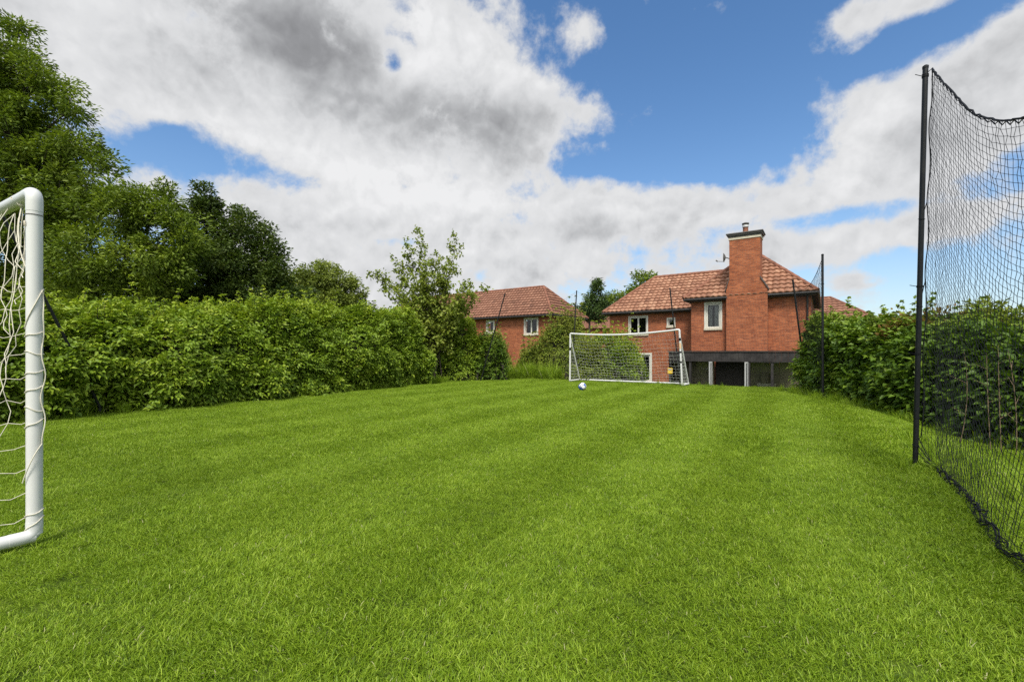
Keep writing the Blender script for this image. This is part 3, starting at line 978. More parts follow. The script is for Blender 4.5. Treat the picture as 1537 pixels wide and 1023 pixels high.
hedge('shrub', 'big dark shrub behind the goal net with spiky shoots on top', [(2.6, 19.3, .7, 2.4), (3.6, 18.7, .9, 2.75), (4.6, 18.3, .9, 2.75), (5.25, 17.9, .55, 2.3)], 'leaf_hedge', .12, .04, 45, dens=850, shoots=150, cat='shrub', lump=.38, sh=.4)
hedge('shrub', 'low bright bush at the left foot of the goal net', [(2.2, 18.3, .4, 1.7), (3.1, 17.8, .5, 1.5), (3.8, 17.4, .4, 1.2)], 'leaf_young', .11, .045, 46, dens=900, shoots=60, cat='shrub', lump=.28, sh=.3)

tree('conifer_tree', 'dark pointed conifer between the two house roofs', (6.8, 42, -1.75),
     [L(896, 440, 42, .55), L(894, 455, 42, 1.0), L(900, 470, 42, 1.3), L(884, 468, 42, 1.1), L(912, 462, 42, .9), L(895, 432, 42, .22), L(896, 424, 42, .1), L(872, 470, 43, 1.1), L(911, 447, 42.5, .4)],
     'leaf_conifer', .26, .09, .5, 90, 3.0, .2, 51)
tree('broadleaf_tree', 'bright round-topped tree rising behind the main house roof', (10.5, 38, -1.75),
     [L(958, 430, 38, 1.2), L(940, 440, 38, 1.0), L(972, 428, 38, .9), L(928, 447, 38, .7), L(960, 455, 38, 1.5), L(965, 418, 38, .5)],
     'leaf_ash', .24, .11, .55, 70, 1.8, .2, 52)
tree('broadleaf_tree', 'yellowish feathery treetop above the hedge behind the netting', gp(11.4, 9.8),
     [L(1462, 482, 9.6, .35), L(1490, 480, 9.6, .38), L(1515, 488, 9.6, .36), L(1440, 492, 9.6, .3), L(1480, 505, 9.8, .6), L(1530, 500, 9.6, .5)],
     'leaf_young', .16, .05, .22, 40, 2.2, .06, 53)
tree('broadleaf_tree', 'reddish bronze-leaved shrub tree peeping over the right hedge', gp(9.9, 8.6),
     [L(1385, 498, 8.4, .35), L(1415, 494, 8.4, .35), L(1350, 498, 8.6, .3), L(1440, 498, 8.3, .35)],
     'leaf_red', .09, .045, .2, 60, 2.6, .05, 54)


# ================================================================ poles and netting
def pole(label, base, top, r=.022, cuffs=(.35, .8)):
    base, top = Vector(base), Vector(top)
    root = empty('net_pole', base, label=label, cat='net pole', group='black poles holding the netting')
    d = top - base
    mb = MB(); mb.tube([Vector((0, 0, -.08)) - d * .0, Vector((0, 0, 0)), d * .5, d], r, 12)
    mb.build('tube', M['black_pole'], root)
    c = MB(); c.tube([d, d + d.normalized() * .02, d + d.normalized() * .03], [r * 1.12, r * 1.12, r * .5], 12); c.build('end_cap', M['black_cord'], root)
    for f in cuffs:
        tmb = MB()
        p = d * f
        tmb.tube([p - d.normalized() * .008, p + d.normalized() * .008], r * 1.25, 10)
        tmb.tube([p + Vector((-r, 0, 0)), p + Vector((-.10, -.01, .01))], .003, 5)
        tmb.build('tie', M['black_cord'], root)
    return root


NP = gp(3.65, 4.12)                        # near pole
NT_ = at(1389, 103, 4.12)
pole('tall thick black pole nearest the camera, carrying the big net on the right', NP, NT_, .021, (.45, .28, .98))
FP = gp(7.0, 10.25)
pole('upright black pole at the far right corner of the lawn, before the hedge', FP, at(1234.5, 383, 10.25), .024)
CP = foot(1211, 586.5)
pole('leaning black pole in front of the veranda, near the far right corner', CP, at(1190, 421, CP.y), .022)
GPb = gp(5.62, 15.2); GT = at(1005.5, 433, 15.2)
pole('thin black pole leaning behind the right post of the far goal', GPb, GT, .022)
LB = gp(2.35, 17.9); LT = at(865.5, 437, 17.9)
pole('upright thin black pole rising behind the left post of the far goal', LB, LT, .022)
SB = gp(-1.2, 17.35); ST = at(758, 441, 17.2)
pole('black pole leaning right in front of the dark shrub', SB, ST, .022)
HB = at(150, 610, 7.45); HT = at(-2, 312, 6.2)
pole('black pole slanting out of the left hedge behind the near goal', HB, HT, .02)
dirn = Vector((-.479, -.878, 0))
OB = gp(*(NP + dirn * 3.8).xy); OT = OB + Vector((0, 0, 3.3))


def threads(name, fn, na, nb, r, mat, parent, jit=0.0, sides=3, seed=1, sub_a=1, sub_b=1):
    """a net: thread lines along both parameters of the surface fn(a, b)"""
    rng = np.random.default_rng(seed)
    G = [[fn(i / na, j / nb) for j in range(nb + 1)] for i in range(na + 1)]
    if jit:
        for i in range(na + 1):
            for j in range(1, nb):
                G[i][j] = G[i][j] + Vector(rng.normal(0, jit, 3))
    mb = MB()
    for i in range(na + 1):
        mb.tube(G[i], r, sides, caps=False)
    for j in range(nb + 1):
        mb.tube([G[i][j] for i in range(na + 1)], r, sides, caps=False)
    return mb.build(name, mat, parent), G


def big_net():
    base = NP
    root = empty('sports_net', base, label='large black net sagging from the near pole at the right edge', cat='sports net', group='black netting round the lawn')
    top0 = at(1400, 104, 3.88); 
    # sag of the head rope, metres above the camera against metres along the line
    ks = [0, .15, .35, .664, .965, 1.239, 1.445, 1.618, 1.811, 1.935, 2.3, 2.8, 3.3, 3.8, 4.2, 4.5]
    kz = [2.55, 2.44, 2.28, 2.02, 1.75, 1.55, 1.43, 1.356, 1.285, 1.247, 1.2, 1.3, 1.55, 2.0, 2.4, 2.6]
    side = Vector((.878, -.479, 0))

    def fo(s):
        return float(np.interp(s, [0, .2, 1.3, 1.9, 2.3, 3.2, 4.5], [.04, .09, -.03, -.12, -.17, -.2, -.05]))

    def topz(s):
        return float(np.interp(s, ks, kz)) + CZ

    def topz_s(s):
        return sum(topz(min(4.5, max(0, s + d))) for d in (-.15, -.075, 0, .075, .15)) / 5 if .16 < s < 4.3 else topz(s)
    rng = np.random.default_rng(3)
    cell = .047
    Lrope = 4.5
    lean = (NT_ - NP) / (NT_ - NP).z

    def point(s, k, ktot=78):
        x = NP.x + dirn.x * s; y = NP.y + dirn.y * s
        g = float(gz(x, y)) + .012
        zt = topz_s(s)
        b = k / ktot
        # lower threads hang flatter; the spare depth lies bunched on the ground
        full = topz(0) - g - .05
        z = zt - cell * k * (1.0 - .10 * math.sin(min(1, b) * math.pi))
        bulge = .05 * math.sin(min(1, max(0, (zt - z) / max(.2, zt - g))) * math.pi) * math.sin(math.pi * min(1, s / 4.5))
        off = .045 + bulge
        dn = min(1, max(0, (zt - z) / max(.2, zt - g)))
        off = off + (fo(s) - off) * dn ** 1.6
        p = Vector((x, y, z)) + side * off + Vector((lean.x, lean.y, 0)) * max(0, z - NP.z) * math.exp(-s * 2.5)
        if z < g:
            ex = (g - z)
            a = ex * 6.2
            p = Vector((x, y, g + .010 + .012 * abs(math.sin(a * 2.1 + s * 3)))) + side * (off + .035 * math.sin(a * 1.3 + s * 2.2))
        return p
    ns = 90; nk = 76
    G = [[None] * (nk + 1) for _ in range(ns + 1)]
    for i in range(ns + 1):
        s = Lrope * i / ns
        # near the head rope the meshes crowd and zig-zag
        for k in range(nk + 1):
            sj = s + rng.normal(0, .004) + (.012 * math.sin(k * 2.2 + i * 1.7) * math.exp(-k / 6.0) if 0 < i < ns else 0)
            p = point(max(0, sj), k)
            if 0 < k:
                p = p + Vector(rng.normal(0, .0022, 3))
            p.z = max(p.z, float(gz(p.x, p.y)) + .008)
            G[i][k] = p
    mb = MB()
    rel = lambda q: [p - base for p in q]
    def low(p):
        return p.z < float(gz(p.x, p.y)) + .06
    for i in range(ns + 1):
        n = next((k for k in range(nk + 1) if low(G[i][k])), nk)
        mb.tube(rel(G[i][:min(nk, n + 3) + 1]), .00135, 4, caps=False)
    for k in range(nk + 1):
        run = []
        for i in range(ns + 1):
            hide = low(G[i][k]) and k % 8 and low(G[i][max(0, k - 2)])
            if not hide:
                run.append(G[i][k])
            if (hide or i == ns) and len(run) > 1:
                mb.tube(rel(run), .00135, 4, caps=False)
            if hide:
                run = []
    for i in range(0, 58):
        for k in range(1, nk):
            if low(G[i][k]):
                break
            p = G[i][k] - base; q = .0032
            i0 = len(mb.v)
            mb.v += [tuple(p + Vector(o)) for o in ((q, 0, 0), (-q, 0, 0), (0, q, 0), (0, -q, 0), (0, 0, q), (0, 0, -q))]
            for t in ((0, 2, 4), (2, 1, 4), (1, 3, 4), (3, 0, 4), (2, 0, 5), (1, 2, 5), (3, 1, 5), (0, 3, 5)):
                mb.f.append(tuple(i0 + e for e in t)); mb.sm.append(True); mb.t.append(.5)
    mb.build('mesh', M['black_cord'], root)
    rp = MB()
    fine = [Lrope * i / 90 for i in range(91)]
    rp.tube(rel([point(s, 0) + Vector((0, 0, .004)) + Vector(rng.normal(0, .004, 3)) for s in fine]), .0065, 6)
    rp.tube(rel([point(s, 0) + Vector((0, 0, -.012 + .012 * math.sin(s * 60))) for s in fine]), .0035, 5)
    rp.build('head_rope', M['black_cord'], root)
    ft = MB()
    for q in range(4):
        ph = rng.uniform(0, 6.28)
        pts = []
        for i in range(140):
            s = .08 + 4.4 * i / 139
            x = NP.x + dirn.x * s; y = NP.y + dirn.y * s
            o = fo(s) + .02 * math.sin(s * (4 + q) + ph) + rng.normal(0, .010)
            xx, yy = x + side.x * o, y + side.y * o
            pts.append(Vector((xx, yy, float(gz(xx, yy)) + .030 + .026 * math.sin(s * (9 + 2 * q) + ph * 2) + rng.normal(0, .007))) - base)
        ft.tube(pts, .0036, 5, caps=False)
    a0 = (NT_ - NP) * .07 + Vector((.02, 0, 0))
    for q in range(3):
        b0 = dirn * (.16 + .1 * q) + side * fo(.2)
        b0.z = float(gz(*(base + b0).xy)) - base.z + .03
        ft.tube(curve_pts(a0 * (1 - .25 * q), b0, (.02, 0, -.06), 8), .0036, 5, caps=False)
    ft.build('foot_rope', M['black_cord'], root)
    # edge cord tied to the pole
    ec = MB()
    pts = [point(0, k) - base + Vector((.012 * math.sin(k * .4), 0, 0)) for k in range(0, 73)]
    ec.tube(pts, .0042, 5)
    d = NT_ - NP
    for f in (.985, .62, .40, .12, .05):
        p = d * f
        k = int((2.55 + CZ - (NP.z + p.z)) / cell)
        ec.tube([p, pts[max(0, min(72, k))]], .0032, 5)
        ec.tube([p + Vector((.0235 * math.cos(a), .0235 * math.sin(a), .006 * math.sin(a))) for a in np.linspace(0, 6.28, 12)], .003, 5)
    ec.build('edge_cord', M['black_cord'], root)


big_net()


def panel_net(label, b0, t0, b1, t1, sag, cell, r, seed, low=1.0):
    b0, t0, b1, t1 = (Vector(v) for v in (b0, t0, b1, t1))
    root = empty('sports_net', b0, label=label, cat='sports net', group='black netting round the lawn')
    w = (b1 - b0).length
    na = max(3, int(w / cell)); nb = int((t0 - b0).length / cell)

    def fn(a, b):
        top = t0.lerp(t1, a) - Vector((0, 0, sag * 4 * a * (1 - a)))
        bot = b0.lerp(b1, a)
        bot.z = float(gz(bot.x, bot.y)) + .03
        return top.lerp(bot, b) - b0
    o, G = threads('mesh', fn, na, nb, r, M['black_cord'], root, .004, 3, seed)
    h = MB(); h.tube([fn(a / 24, 0) for a in range(25)], r * 2.6, 5); h.build('head_rope', M['black_cord'], root)
    return root


FT = at(1234.5, 383, 10.25); CT = at(1190, 421, CP.y)
panel_net('narrow black net at the far right corner, between upright and leaning pole', FP, FT - Vector((0, 0, .05)), CP, CT, .45, .06, .0022, 4)
panel_net('fine black net across the brick house, right of the far goal', CP, CT, GPb, GT, .45, .075, .0011, 5)
panel_net('fine black net hanging behind the far goal', GPb, GT, LB, LT, .5, .085, .0009, 6)
panel_net('fine black net left of the far goal before the shrubs', LB, LT, SB, ST, .5, .085, .0009, 7)


# ================================================================ goals
def elbow(p, a, b, r, rb, n=8):
    """points of a rounded corner at p between directions a and b"""
    p0 = p + a * rb; p1 = p + b * rb
    return [(p0 * (1 - t) ** 2 + p * 2 * t * (1 - t) + p1 * t * t) for t in [k / (n - 1) for k in range(n)]]


def make_goal(label, A, across, back, width, height, depth, r, cord, cell, cr, sag=0.0, lean=0.0, detailed=False, topA=None, topB=None):
    """A: foot of one post. across: unit vector along the goal line; back: unit vector behind it"""
    A = Vector(A)
    root = empty('football_goal', A, label=label, cat='football goal', group='white football goals')
    up = Vector((0, 0, 1))
    B = across * width; B.z = float(gz(*(A + B).xy)) - A.z
    rA = back * depth; rA.z = float(gz(*(A + rA).xy)) - A.z
    rB = B + back * depth; rB.z = float(gz(*(A + rB).xy)) - A.z
    f = Vector((0, 0, r + .020))
    tA = Vector((0, 0, height)) + back * lean if topA is None else Vector(topA) - A
    tB = B + Vector((0, 0, height)) + back * lean if topB is None else Vector(topB) - A

    def bar(name, pts, rad=r, label=None):
        mb = MB(); mb.tube(pts, rad, 20 if detailed else 12); return tag(mb.build(name, M['white_pipe'], root), label)
    e = r * 1.5
    ab = (tB - tA).normalized()
    dn = (Vector((0, 0, r)) - tA).normalized()
    bar('post', [f + (tA - f).normalized() * (e * .2), tA + dn * e])
    bar('post', [B + f, tB - (tB - B).normalized() * e])
    cpts = [tA.lerp(tB, k / 16) - up * (sag * math.sin(math.pi * k / 16)) for k in range(17)]
    cpts[0] = tA + ab * e; cpts[-1] = tB - ab * e
    bar('crossbar', cpts)
    for (t, d1, d2) in ((tA, dn, ab), (tB, (B - tB).normalized(), -ab)):
        bar('corner_joint', [t + d1 * (e + r * 1.6)] + elbow(t, d1, d2, r, e) + [t + d2 * (e + r * 1.6)], r * 1.035)
    bar('ground_bar', [f, rA + f]); bar('ground_bar', [B + f, rB + f]); bar('ground_bar', [rA + f, rA.lerp(rB, .5) + f, rB + f])
    for (p, q) in ((f, (rA + f - f)), (B + f, rB + f - (B + f))):
        d = q.normalized()
        bar('corner_joint', [p + (up * r * 2.4)] + elbow(p, up, d, r, r * 1.4) + [p + d * r * 3.0], r * 1.035)
    return root, dict(A=A, B=B, rA=rA, rB=rB, tA=tA, tB=tB, f=f, cpts=cpts)


ac1 = Vector((-.866, .5, 0)); bk1 = Vector((-.5, -.866, 0))
PA = gp(-2.445, 2.33)
near, g1 = make_goal('white plastic goal cut off by the left edge, cream net laced to its post', PA, ac1, bk1, 3.66, 1.805, .85, .0315, 'cream_cord', .12, .003, detailed=True)


def near_net():
    rng = np.random.default_rng(12)
    tA, rA, f = g1['tA'], g1['rA'], g1['f']
    mb = MB()
    # side panel: post edge to the sloping rear edge, knotted squares that sag
    H = tA.z
    nv, nh = 5, 13

    def P(a, b):
        post = Vector((0, 0, .05 + (H - .25) * b))
        q = tA + ac1 * .30 - Vector((0, 0, .06))
        rear = (rA + f).lerp(q, b)
        p = post.lerp(rear, a)
        p.z -= .10 * math.sin(math.pi * a) * (.3 + .9 * b)
        return p + ac1 * (.05 * math.sin(math.pi * a))
    G = [[P(i / nv, j / nh) + (Vector(rng.normal(0, .012, 3)) if 0 < i else Vector()) for j in range(nh + 1)] for i in range(nv + 1)]
    out = bk1 * .036
    for i in range(nv + 1):
        sm = []
        for j in range(nh):
            a, b = G[i][j], G[i][j + 1]
            sm += [a, a.lerp(b, .5) + Vector((rng.normal(0, .008), rng.normal(0, .008), 0))]
        mb.tube(sm + [G[i][nh]], .0017, 6, caps=False)
    for j in range(nh + 1):
        sm = []
        for i in range(nv):
            a, b = G[i][j], G[i + 1][j]
            sm += [a, a.lerp(b, .5) - Vector((0, 0, rng.uniform(.005, .028)))]
        mb.tube(sm + [G[nv][j]], .0017, 6, caps=False)
    # strands gathered at a tie on the crossbar, falling to the post
    tie = tA + ac1 * .20 - Vector((0, 0, .04))
    for k in range(5):
        ez = H - .42 - .15 * k - rng.uniform(0, .05)
        e = Vector((0, 0, ez)) + bk1 * (.034 + .02 * k) + ac1 * (.03 + .02 * (k % 3))
        s = tie + Vector(rng.normal(0, .012, 3)) - Vector((0, 0, .02 * (k % 3)))
        pts = curve_pts(s, e, (rng.normal(0, .03), rng.normal(0, .03), -.10 - .02 * k), 14)
        pts = [p + Vector((.010 * math.sin(q * 1.3 + k), .008 * math.cos(q * 1.7 + k), 0)) * (0 < q < 13) for q, p in enumerate(pts)]
        mb.tube(pts, .0019, 6, caps=False)
    for k in range(4):
        mb.tube([tie + Vector((.02 * math.cos(a + k), .02 * math.sin(a), .014 * math.sin(2 * a + k) + .012)) for a in np.linspace(0, 6, 14)], .0032, 6)
    mb.tube([tie, tie + Vector((0, 0, .045)), tA + ac1 * .22 + Vector((0, 0, .036)), tA + ac1 * .225 + bk1 * .036, tie], .003, 6)
    # rear panel, mostly outside the frame
    tB, rB, cp = g1['tB'], g1['rB'], g1['cpts']
    na, nb = 30, 15
    GG = [[tA.lerp(tB, i / na).lerp(rA.lerp(rB, i / na) + f, j / nb) - Vector((0, 0, .12 * math.sin(math.pi * j / nb))) + Vector(rng.normal(0, .01, 3)) for j in range(nb + 1)] for i in range(3, na + 1)]
    for row in GG:
        mb.tube(row, .0026, 4, caps=False)
    for j in range(nb + 1):
        mb.tube([row[j] for row in GG], .0026, 4, caps=False)
    mb.build('net', M['cream_cord'], near)
    lc = MB()
    r = .0345
    # lacing: turns round the post and a cord running down its outer face
    for z, tilt in ((1.21, .10), (1.08, .012), (.985, -.01), (.885, .008), (.80, .015), (.70, -.015), (.625, .02), (.17, .012), (.115, .03)):
        pts = [Vector((r * math.cos(a), r * math.sin(a), z + tilt * math.cos(a - .6) + .004 * math.sin(3 * a))) for a in np.linspace(0, 6.28, 22)]
        lc.tube(pts, .0024, 6)
    fr = Vector((.9, .1, 0)).normalized()
    cord = [Vector((0, 0, z)) + fr * (r + .006 + .006 * math.sin(z * 23)) + Vector((0, .006 * math.sin(z * 31), 0)) for z in np.linspace(1.30, .52, 34)]
    lc.tube(cord, .0028, 6)
    a0 = cord[0]
    lc.tube(curve_pts(tie, a0, (-.02, -.09, -.06), 12), .003, 6)
    lc.tube(curve_pts(cord[-1], Vector((-.02, -r - .004, .33)), (.03, -.04, .03), 10), .0026, 6)
    lc.build('lacing', M['cream_cord'], near)
    sm = MB(); sm.tube([Vector((0, 0, H - .115)), Vector((0, 0, H - .119))], .0332, 20); sm.build('seam', M['lead'], near)
    hb = MB(); hb.lathe([(.0, .004), (.014, .004), (.016, 0)], n=14)
    ho = hb.build('hole_plug', M['stone'], near)
    ho.location = Vector((-.022, -.0262, H - .165)); ho.rotation_euler = (math.pi / 2, 0, R(-40))


near_net()

LA = gp(2.13, 16.75); RA = gp(5.38, 14.4)
ac2 = (LA - RA); ac2.z = 0; wid2 = ac2.length; ac2.normalize()
bk2 = Vector((.575, .818, 0))
far_goal, g2 = make_goal('white plastic goal with sagging crossbar at the far end of the lawn', RA, ac2, bk2, wid2, 1.83, .8, .031, 'white_cord', .11, .003,
                         sag=.10, topA=at(1019.7, 494.5, 14.4), topB=at(856, 500.5, 16.75))


def far_net():
    tA, tB, rA, rB, f, cp = (g2[k] for k in ('tA', 'tB', 'rA', 'rB', 'f', 'cpts'))
    mb = MB(); rng = np.random.default_rng(9)
    na, nb = 34, 15

    def top(a):
        k = a * 16; k0 = min(15, int(k)); return cp[k0].lerp(cp[k0 + 1], k - k0)
    G = [[top(i / na).lerp(rA.lerp(rB, i / na) + f, j / nb) - Vector((0, 0, .10 * math.sin(math.pi * j / nb) + .02 * math.sin(i * .7) * math.sin(math.pi * j / nb))) + bk2 * (.10 * math.sin(math.pi * j / nb)) + Vector(rng.normal(0, .008, 3)) for j in range(nb + 1)] for i in range(na + 1)]
    for row in G:
        mb.tube(row, .0022, 4, caps=False)
    for j in range(nb + 1):
        mb.tube([row[j] for row in G], .0022, 4, caps=False)
    for (post, t, rr) in ((Vector(), tA, rA), (g2['B'], tB, rB)):
        for j in range(1, 15):
            b = j / 15
            mb.tube([(post + f).lerp(t, b), (rr + f).lerp(t, b)], .0028, 4, caps=False)
        for i in range(1, 7):
            mb.tube([(post + f).lerp(rr + f, i / 7), (post).lerp(t, .15 + .12 * i)], .0028, 4, caps=False)
    mb.build('net', M['white_cord'], far_goal)
    for (t, rr) in ((tA, rA), (tB, rB)):
        st = MB(); st.tube([t - Vector((0, 0, .10)), rr + f], .022, 10); st.build('rear_stay', M['white_pipe'], far_goal)
    # loose loop of cord near the left end of the crossbar
    lp = MB(); c = top(.72) - Vector((0, 0, .22))
    lp.tube([c + ac2 * (.30 * math.cos(a)) + Vector((0, 0, .22 * math.sin(a))) + bk2 * .05 for a in np.linspace(.2, 2.9, 14)], .004, 5); lp.build('loose_cord', M['white_cord'], far_goal)
    for b in (.80, .58, .40):
        p = f.lerp(tA, b); q = f.lerp(tA, b + (.05 if b > .7 else .03))
        bd = MB(); bd.tube([p, q], .0345, 14); bd.build('black_clip', M['black_cord'], far_goal)
    p = (g2['B']).lerp(tB, .66)
    bd = MB(); bd.tube([p, p + Vector((0, 0, .09))], .042, 12); bd.build('black_clip', M['black_cord'], far_goal)
    stk = MB(); stk.tube([f.lerp(tA, .66), f.lerp(tA, .76)], .0335, 14); stk.build('sticker', plain('orange sticker', (.62, .42, .25), .5), far_goal)


far_net()


def football():
    c = gp(1.93, 12.5, .11)
    bm = bmesh.new(); bmesh.ops.create_uvsphere(bm, u_segments=40, v_segments=24, radius=.11)
    me = bpy.data.meshes.new('football'); bm.to_mesh(me); bm.free()
    me.polygons.foreach_set('use_smooth', [True] * len(me.polygons))
    m, t, b, out = material('ball leather')
    co_ = coords(t)
    v = t.new('ShaderNodeTexVoronoi', feature='F1'); v.inputs['Scale'].default_value = 13.0; v.inputs['Randomness'].default_value = .35
    t.l.new(co_, v.inputs['Vector'])
    sepc = t.new('ShaderNodeSeparateColor'); t.l.new(v.outputs['Color'], sepc.inputs[0])
    e = t.new('ShaderNodeTexVoronoi', feature='DISTANCE_TO_EDGE'); e.inputs['Scale'].default_value = 13.0; e.inputs['Randomness'].default_value = .35
    t.l.new(co_, e.inputs['Vector'])
    c1 = t.ramp(sepc.outputs[0], [(0.0, (.72, .74, .76)), (.55, (.72, .74, .76)), (.56, (.05, .12, .42)), (.80, (.05, .12, .42)), (.81, (.02, .02, .03))])
    c1 = t.mix(t.smoothstep(e.outputs['Distance'], .05, .02), c1, (.08, .08, .09))
    t.l.new(c1, b.inputs['Base Color']); b.inputs['Roughness'].default_value = .35
    o = link('football', me, m); o.location = c; o.rotation_euler = (.6, .3, 1.1)
    tag(o, 'white and blue football lying on the lawn before the far goal', 'football')


football()

# ================================================================ houses
PHI = R(34.5); CP_, SP_ = math.cos(PHI), math.sin(PHI)
U = Vector((-CP_, SP_, 0)); VB = Vector((SP_, CP_, 0))
HROT = -PHI


class Frame:
    """local frame of a house: X to the right along the front, Y to the back; heights measured from the camera's eye level"""
    def __init__(s, ox, oy, base=-2.73):
        s.o = Vector((ox, oy, 0)); s.base = base

    def px(s, px, d):
        r = (px - 768.5) / F
        X0, Y0 = s.o.x + SP_ * d, s.o.y + CP_ * d
        u = (X0 - r * Y0) / (CP_ + SP_ * r)
        return -u

    def z(s, px, py, d):
        u = -s.px(px, d); y = s.o.y + CP_ * d + SP_ * u
        return (HZ - py) / F * y - s.base


def wall_run(mb, x0, x1, z0, z1, y, holes, depth=.10, face=-1, axis='x'):
    """a wall in a plane with rectangular openings and their reveals"""
    xs = sorted({x0, x1, *[h[0] for h in holes], *[h[1] for h in holes]}); zs = sorted({z0, z1, *[h[2] for h in holes], *[h[3] for h in holes]})
    for i in range(len(xs) - 1):
        for j in range(len(zs) - 1):
            cx, cz = (xs[i] + xs[i + 1]) / 2, (zs[j] + zs[j + 1]) / 2
            if any(h[0] < cx < h[1] and h[2] < cz < h[3] for h in holes):
                continue
            mb.poly([(xs[i], y, zs[j]), (xs[i + 1], y, zs[j]), (xs[i + 1], y, zs[j + 1]), (xs[i], y, zs[j + 1])])
    for a, b, c, d in holes:
        e = y + depth
        mb.poly([(a, y, c), (a, y, d), (a, e, d), (a, e, c)]); mb.poly([(b, y, d), (b, y, c), (b, e, c), (b, e, d)])
        mb.poly([(a, y, d), (b, y, d), (b, e, d), (a, e, d)]); mb.poly([(b, y, c), (a, y, c), (a, e, c), (b, e, c)])


def window(root, hole, y, lights=2, curtain=False, fw=.07, sill=True, surround=0.0):
    a, b, c, d = hole
    fr = MB(); y0, y1 = y + .035, y + .10
    if surround:
        s = surround; q0, q1 = y - .015, y + .035
        fr.box((a - s, q0, d), (b + s, q1, d + s)); fr.box((a - s, q0, c), (a, q1, d)); fr.box((b, q0, c), (b + s, q1, d))
    fr.box((a, y0, c), (b, y1, c + fw)); fr.box((a, y0, d - fw), (b, y1, d))
    fr.box((a, y0, c + fw), (a + fw, y1, d - fw)); fr.box((b - fw, y0, c + fw), (b, y1, d - fw))
    for k in range(1, lights):
        m = a + (b - a) * k / lights
        fr.box((m - fw * .6, y0 - .004, c + fw), (m + fw * .6, y1, d - fw))
    w = fr.build('window', M['cream_frame'], root)
    p = MB(); p.poly([(a + fw, y + .07, c + fw), (b - fw, y + .07, c + fw), (b - fw, y + .07, d - fw), (a + fw, y + .07, d - fw)])
    p.build('pane', M['glass'], w)
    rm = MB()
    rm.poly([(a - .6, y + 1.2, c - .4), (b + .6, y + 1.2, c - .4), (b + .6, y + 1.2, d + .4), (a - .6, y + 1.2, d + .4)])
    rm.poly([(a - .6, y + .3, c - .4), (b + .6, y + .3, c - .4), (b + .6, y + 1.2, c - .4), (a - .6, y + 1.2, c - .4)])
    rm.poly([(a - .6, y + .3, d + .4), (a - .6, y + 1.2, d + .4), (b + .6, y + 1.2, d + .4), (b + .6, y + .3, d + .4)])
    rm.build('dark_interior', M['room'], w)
    if curtain:
        cu = MB()
        for (q, ww) in ((a + fw + .02, .16), (a + (b - a) * .55, .20)):
            pts = [(q + ww * k / 10, y + .20 + .025 * math.sin(k * 1.9)) for k in range(11)]
            for k in range(10):
                (x0, ya), (x1, yb) = pts[k], pts[k + 1]
                cu.poly([(x0, ya, c), (x1, yb, c), (x1, yb, d), (x0, ya, d)])
        cu.build('curtain', M['curtain'], w)
    if sill:
        sl = MB(); sl.box((a - .10, y - .07, c - .11), (b + .10, y + .05, c - .001)); sl.build('sill', M['stone'], w, bevel=.008)
    return w


def tiled_plane(tm, poly, tile=.27, row=.30, amp=.052, seed=0):
    """clay pantiles over a flat convex polygon whose first two points are the eave, seen left to right from outside"""
    rng = np.random.default_rng(seed)
    p = [Vector(q) for q in poly]
    t = (p[1] - p[0]).normalized()
    n = t.cross(p[2] - p[0]).normalized()
    s = n.cross(t)
    q2 = [((q - p[0]).dot(t), (q - p[0]).dot(s)) for q in p]
    x0, x1 = min(q[0] for q in q2), max(q[0] for q in q2); y1 = max(q[1] for q in q2)
    bm = bmesh.new(); lay = bm.faces.layers.float.new('tint')
    nc = int((x1 - x0) / tile) + 1; K = 6
    prof = [(.5 - .5 * math.cos(2 * math.pi * min(1, k / K * 1.0))) ** .8 if k < K else 0 for k in range(K)]
    for r in range(-1, int(y1 / row) + 1):
        ya = r * row; rt = rng.normal(0, .04)
        tn = rng.normal(.5, .15, nc + 1)
        l0, l1, l2 = [], [], []
        for c in range(nc * K + 1):
            x = x0 + c * tile / K; h = amp * prof[c % K]
            jit = rng.normal(0, .0025)
            l0.append(bm.verts.new((x, ya, h + .004))); l1.append(bm.verts.new((x, ya + .002, h + .070 + jit))); l2.append(bm.verts.new((x, ya + row + .05, h + .006)))
        for c in range(nc * K):
            for A, B in ((l0, l1), (l1, l2)):
                fc = bm.faces.new((A[c], A[c + 1], B[c + 1], B[c])); fc[lay] = float(np.clip(tn[c // K] + rt, 0, 1)); fc.smooth = A is l1
    for i in range(len(q2)):
        a, b = q2[i], q2[(i + 1) % len(q2)]
        no = (b[1] - a[1], -(b[0] - a[0]), 0)
        bmesh.ops.bisect_plane(bm, geom=bm.verts[:] + bm.edges[:] + bm.faces[:], plane_co=(a[0], a[1], 0), plane_no=no, clear_outer=True)
    bm.verts.index_update()
    i0 = len(tm.v)
    for v in bm.verts:
        tm.v.append(tuple(p[0] + t * v.co.x + s * v.co.y + n * v.co.z))
    for fc in bm.faces:
        tm.f.append(tuple(i0 + v.index for v in fc.verts)); tm.sm.append(fc.smooth); tm.t.append(fc[lay])
    bm.free()
    # the boarding underneath
    tm.poly([q - n * .01 for q in p], .1)


def ridge_caps(mb, a, b, r=.10, step=.42):
    a, b = Vector(a), Vector(b)
    n = max(1, int((b - a).length / step)); d = (b - a) / n
    for k in range(n):
        p = a + d * k
        mb.tube([p, p + d * 1.04], [r, r * .9], 10)


